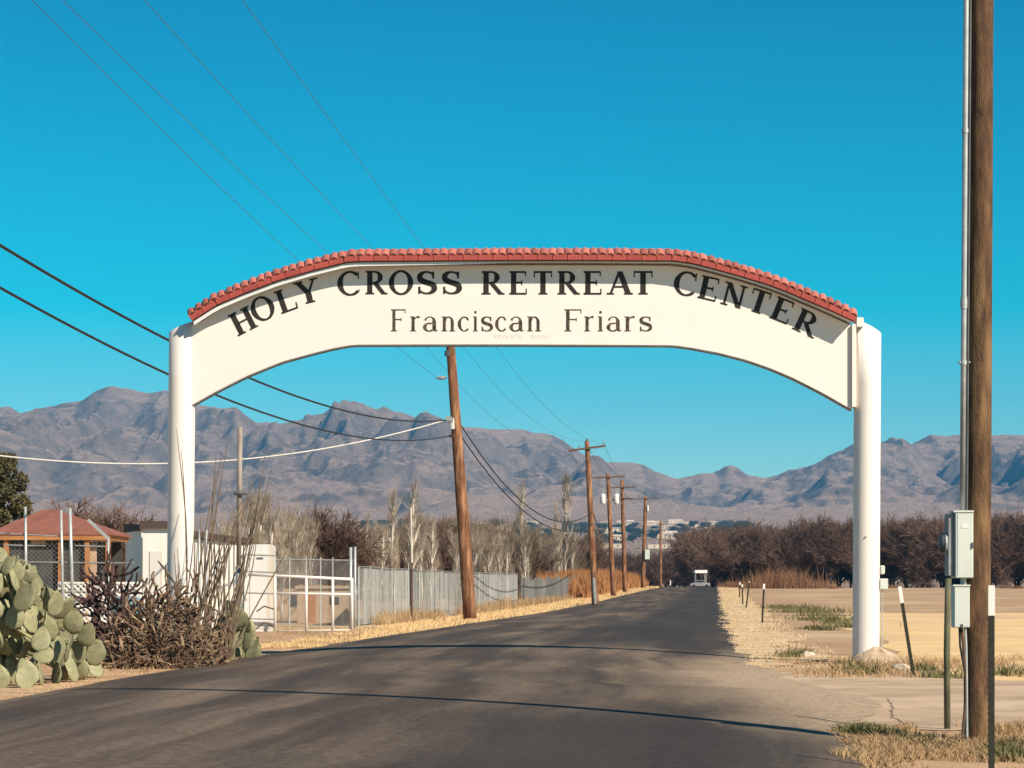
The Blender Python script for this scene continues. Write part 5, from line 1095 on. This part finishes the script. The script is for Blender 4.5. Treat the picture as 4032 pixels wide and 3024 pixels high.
# ------------------------------------------------------------------ grasses and weeds
def blades(name, X, Y, H, Wd, m, label, seed, lean=.35, z0=None):
    g2 = np.random.default_rng(seed); n = len(X); Z = bz(Y) if z0 is None else z0
    a = g2.uniform(0, 6.283, n); w = Wd * g2.uniform(.6, 1.4, n); dx = np.cos(a) * w / 2; dy = np.sin(a) * w / 2 * .5
    l1 = g2.normal(0, lean, n) * H; l2 = g2.normal(0, lean, n) * H
    V = np.stack([np.stack([X - dx, Y - dy, Z - .02], -1), np.stack([X + dx, Y + dy, Z - .02], -1), np.stack([X + dx * .7 + l1 * .45, Y + dy + l2 * .45, Z + H * .6], -1), np.stack([X - dx * .7 + l1 * .45, Y - dy + l2 * .45, Z + H * .6], -1), np.stack([X + l1, Y + l2, Z + H], -1)], 1).reshape(-1, 3)
    i = np.arange(n)[:, None] * 5; Fs = np.concatenate([i, i + 1, i + 2, i + 3], 1).tolist() + np.concatenate([i + 3, i + 2, i + 4], 1).tolist()
    return tag(obj(name, V, Fs, m), label, 'grass', kind='stuff')
g2 = np.random.default_rng(101)
def clumped(n, xf, y0, y1, sc_=1.6, thr=.0, pw=1.0):
    Y = y0 + (y1 - y0) * g2.random(n * 3) ** pw; u = g2.random(n * 3); X = xf(Y, u); k = fbm(X * sc_, Y * sc_, 3, 19) > thr; return X[k][:n], Y[k][:n]
# right verge
X, Y = clumped(26000, lambda Y, u: xr(Y) - .15 + (.2 + np.interp(Y, [42, 60, 150, 400], [2.3, 2.0, 2.4, 3])) * u ** 1.6, 42, 390, 1.0, .0, 1.7)
blades('verge_grass', X, Y, g2.uniform(.01, .09, len(X)) * np.interp(Y, [42, 80, 400], [.7, 1.1, 2.6]), np.interp(Y, [42, 400], [.012, .06]), mat('bleached_grass', (.66, .50, .31), (.50, .37, .22), 1.5, .95), 'pale straw grass along the right edge of the road', 1)
# left shoulder
X, Y = clumped(30000, lambda Y, u: xl(Y) + .1 - np.interp(Y, [50, 90, 400], [1.3, 2.6, 3.5]) * u ** 1.2, 56, 390, 1.0, -.05, 1.6)
blades('shoulder_grass', X, Y, g2.uniform(.03, .16, len(X)) * np.interp(Y, [50, 100, 400], [.7, 1.2, 2.6]), np.interp(Y, [50, 400], [.02, .09]), M_STRAW, 'pale straw grass along the left shoulder below the fences', 2)
# grass at the fence feet
t = g2.random(9000); Yf = 87 + 140 * t; X = np.where(Yf < 161, X_(1406, 87) + (Yf - 87) / 73 * (X_(2036, 160) - X_(1406, 87)), X_(2052, 163) + (Yf - 163) / 63 * (X_(2312, 226) - X_(2052, 163))) + g2.uniform(.1, 1.0, 9000)
k = fbm(X * .9, Yf * .5, 3, 4) > -.05
blades('fence_grass', X[k], Yf[k], g2.uniform(.15, .75, k.sum()) * (.6 + .7 * np.clip(fbm(Yf[k] * .2, X[k] * .2, 2, 8) + .5, 0, 1)), .03, M_DULLGRASS, 'tall dry grass growing at the foot of the roadside fences', 3)
# rust-coloured tall grass on the left beyond the fence and right below the orchard
Y = g2.uniform(190, 395, 46000); u = g2.random(46000); X = xl(Y) - 1.8 - np.interp(Y, [190, 215, 240, 395], [1.5, 5, 9, 10]) * u
k = fbm(X * .22, Y * .10, 3, 14) > -.22
blades('rust_grass', X[k], Y[k], g2.uniform(.7, 2.1, k.sum()) * (1 + .4 * fbm(X[k] * .15, Y[k] * .05, 3, 2)) * np.interp(Y[k], [190, 230, 300, 395], [1.0, 1.5, 1.4, .8]), .09, M_REDGRASS, 'tall rust coloured grass on the bank beside the utility poles', 4, .16)
parts = []
XX, YY, HH_ = [], [], []
for k in range(34):
    px = rt.choice((rt.gauss(3065, 25), rt.gauss(3160, 40), rt.uniform(2880, 4100), rt.uniform(2880, 3300))); Y0 = rt.uniform(350, 405); s = rt.uniform(.5, 1.0) * (2.7 if 3030 < px < 3110 else 1.15 if 2880 < px < 3280 else .45)
    n = 520; XX.append(X_(px, Y0) + g2.normal(0, .95 * s, n)); YY.append(Y0 + g2.normal(0, 1, n)); HH_.append(np.abs(g2.normal(.8, .35, n)) * s)
X, Y, H = map(np.concatenate, (XX, YY, HH_)); blades('orange_scrub', X, Y, H, .08, mat('brown_orange_scrub', (.24, .125, .062), (.17, .085, .045), .3, .95), 'rust orange scrub along the far edge of the field below the orchard', 5, .3)
# weeds
def weeds(name, pxs, m, label, hmul=1.0, n=420, seed=0, wd=.05, sp=.5):
    XX, YY, HH = [], [], []; g3 = np.random.default_rng(seed)
    for px, py, s in pxs:
        c = G(px, py); XX.append(c[0] + g3.normal(0, sp * s, n)); YY.append(c[1] + g3.normal(0, sp * s * 1.6, n)); HH.append(np.abs(g3.normal(.22, .1, n)) * s * hmul)
    return blades(name, np.concatenate(XX), np.concatenate(YY), np.concatenate(HH), wd, m, label, seed, .6)
weeds('green_weeds', [(3100, 2398, 1.3), (3150, 2395, 1.5), (3130, 2412, 1.2), (3200, 2412, 1.4), (3235, 2425, 1.1), (3215, 2440, 1), (3260, 2445, 1.1), (3180, 2405, 1.5), (3070, 2392, 1.0)], M_WEED, 'patch of green weeds in the field left of the arch column', .7, 210, 21, .05, .62)
weeds('green_weeds', [(3320, 2455, 1.2), (3345, 2470, 1.1), (3210, 2478, .7), (3240, 2482, .6)], M_WEED, 'smaller patch of green weeds just left of the arch column', .75, 190, 22, .045, .42)
weeds('roadside_weeds', [(3380, 2650, .8), (3390, 2655, .6), (3700, 2668, .7), (3640, 2640, .5), (3980, 2660, .8), (3940, 2655, .6), (3340, 2620, .5), (3140, 2580, .7), (3100, 2590, .6)], M_WEED, 'scattered green weeds round the arch column foot', .8, 160, 23, .025, .28)
weeds('roadside_weeds', [(x + random.uniform(-9, 9), 2868 + (x - 3350) * .2 + random.uniform(-12, 24), random.uniform(.25, .6)) for x in range(3350, 3720, 20)] + [(3980, 2970, .7), (4010, 2950, .6), (3960, 2990, .6), (4030, 2990, .6)], M_WEED, 'line of green weeds at the near edge of the driveway', .55, 260, 24, .018, .16)
# near grass island at the lower right
X = g2.uniform(2.2, 7.2, 60000); Y = g2.uniform(16, 24.4, 60000); k = (X > np.interp(Y, [16, 19, 22.5, 24.4], [2.6, 2.85, 3.3, 4.3]) + .35 * fbm(Y * 1.2, X * 0, 3, 3)) & (fbm(X * 1.1, Y * 1.1, 4, 44) > -.10)
blades('island_grass', X[k], Y[k], g2.uniform(.015, .11, k.sum()) * (.6 + 1.0 * np.clip(fbm(X[k] * .8, Y[k] * .8, 3, 7) + .4, 0, 1)), .011, M_DULLGRASS, 'short dry grass on the near roadside round the brown pole', 6, .9)
# dry growth between driveway and arch column
X = g2.uniform(3.6, 16, 16000); Y = g2.uniform(37.3, 47, 16000); k = fbm(X * .8, Y * .8, 4, 64) > .02
k &= (X > xr(Y) + .3)
blades('dry_weeds', X[k], Y[k], g2.uniform(.03, .2, k.sum()), .016, M_DULLGRASS, 'low dry weeds between the driveway and the arch column', 7, .7)
X = g2.uniform(-9, -4, 9000); Y = g2.uniform(38, 82, 9000); k = (X < xl(Y) - .1) & (fbm(X * .7, Y * .5, 4, 66) > .12)
blades('dry_weeds', X[k], Y[k], g2.uniform(.02, .12, k.sum()), .018, M_DULLGRASS, 'low dry weeds on the dirt in front of the white gate', 8, .7)
for k, (px, py, sz) in enumerate(((3286, 2742, .035), (3370, 2750, .03), (3330, 2800, .02), (2960, 2990, .03), (3110, 2960, .025))): rock(px, py, sz, ['small dark stone near the crack in the driveway', 'small stone on the driveway right of the crack', 'tiny stone below the driveway crack', 'pale stone on the asphalt near the lower edge', 'small pale stone by the grassy road edge'][k], 30 + k)
# loose gravel on the dirt shoulders
def gravel(name, X, Y, s, m, label):
    n = len(X); g3 = np.random.default_rng(5); Z = bz(Y)
    oc6 = np.array([(1, 0, 0), (0, 1, 0), (-1, 0, 0), (0, -1, 0), (0, 0, .8)]); V = (np.stack([X, Y, Z], -1)[:, None] + oc6[None] * s[:, None, None] * g3.uniform(.6, 1.3, (n, 5, 3))).reshape(-1, 3)
    i = np.arange(n)[:, None] * 5; Fs = np.concatenate([np.concatenate([i + j, i + (j + 1) % 4, i + 4], 1) for j in range(4)]).tolist()
    tag(obj(name, V, Fs, m), label, 'gravel', kind='stuff')
n = 5000; Y = g2.uniform(20, 60, n); X = xl(Y) - np.abs(g2.normal(0, .5, n)) + .15; gravel('gravel', X, Y, g2.uniform(.006, .02, n), M_GROUND, 'loose pale gravel along the left edge of the asphalt')
n = 4000; Y = g2.uniform(17, 46, n); X = xr(Y) + g2.normal(.3, .55, n); gravel('gravel', X, Y, g2.uniform(.005, .016, n), M_GROUND, 'loose pale gravel along the right edge of the asphalt')

# ------------------------------------------------------------------ desert haze
hz = obj('haze', *box(-3400, 3400, -300, 8400, -2, 690), bpy.data.materials.new('haze_air')); tag(hz, 'thin bluish desert haze over the whole valley', 'haze', kind='stuff')
hm = hz.data.materials[0]; hm.use_nodes = True; ht_ = hm.node_tree; ht_.nodes.clear()
ho = N(ht_, 'ShaderNodeOutputMaterial'); pvn = N(ht_, 'ShaderNodeVolumePrincipled'); pvn.inputs['Color'].default_value = (.10, .52, 1.0, 1); pvn.inputs['Density'].default_value = 6.8e-5; pvn.inputs['Anisotropy'].default_value = 0.0
ht_.links.new(pvn.outputs[0], ho.inputs['Volume'])
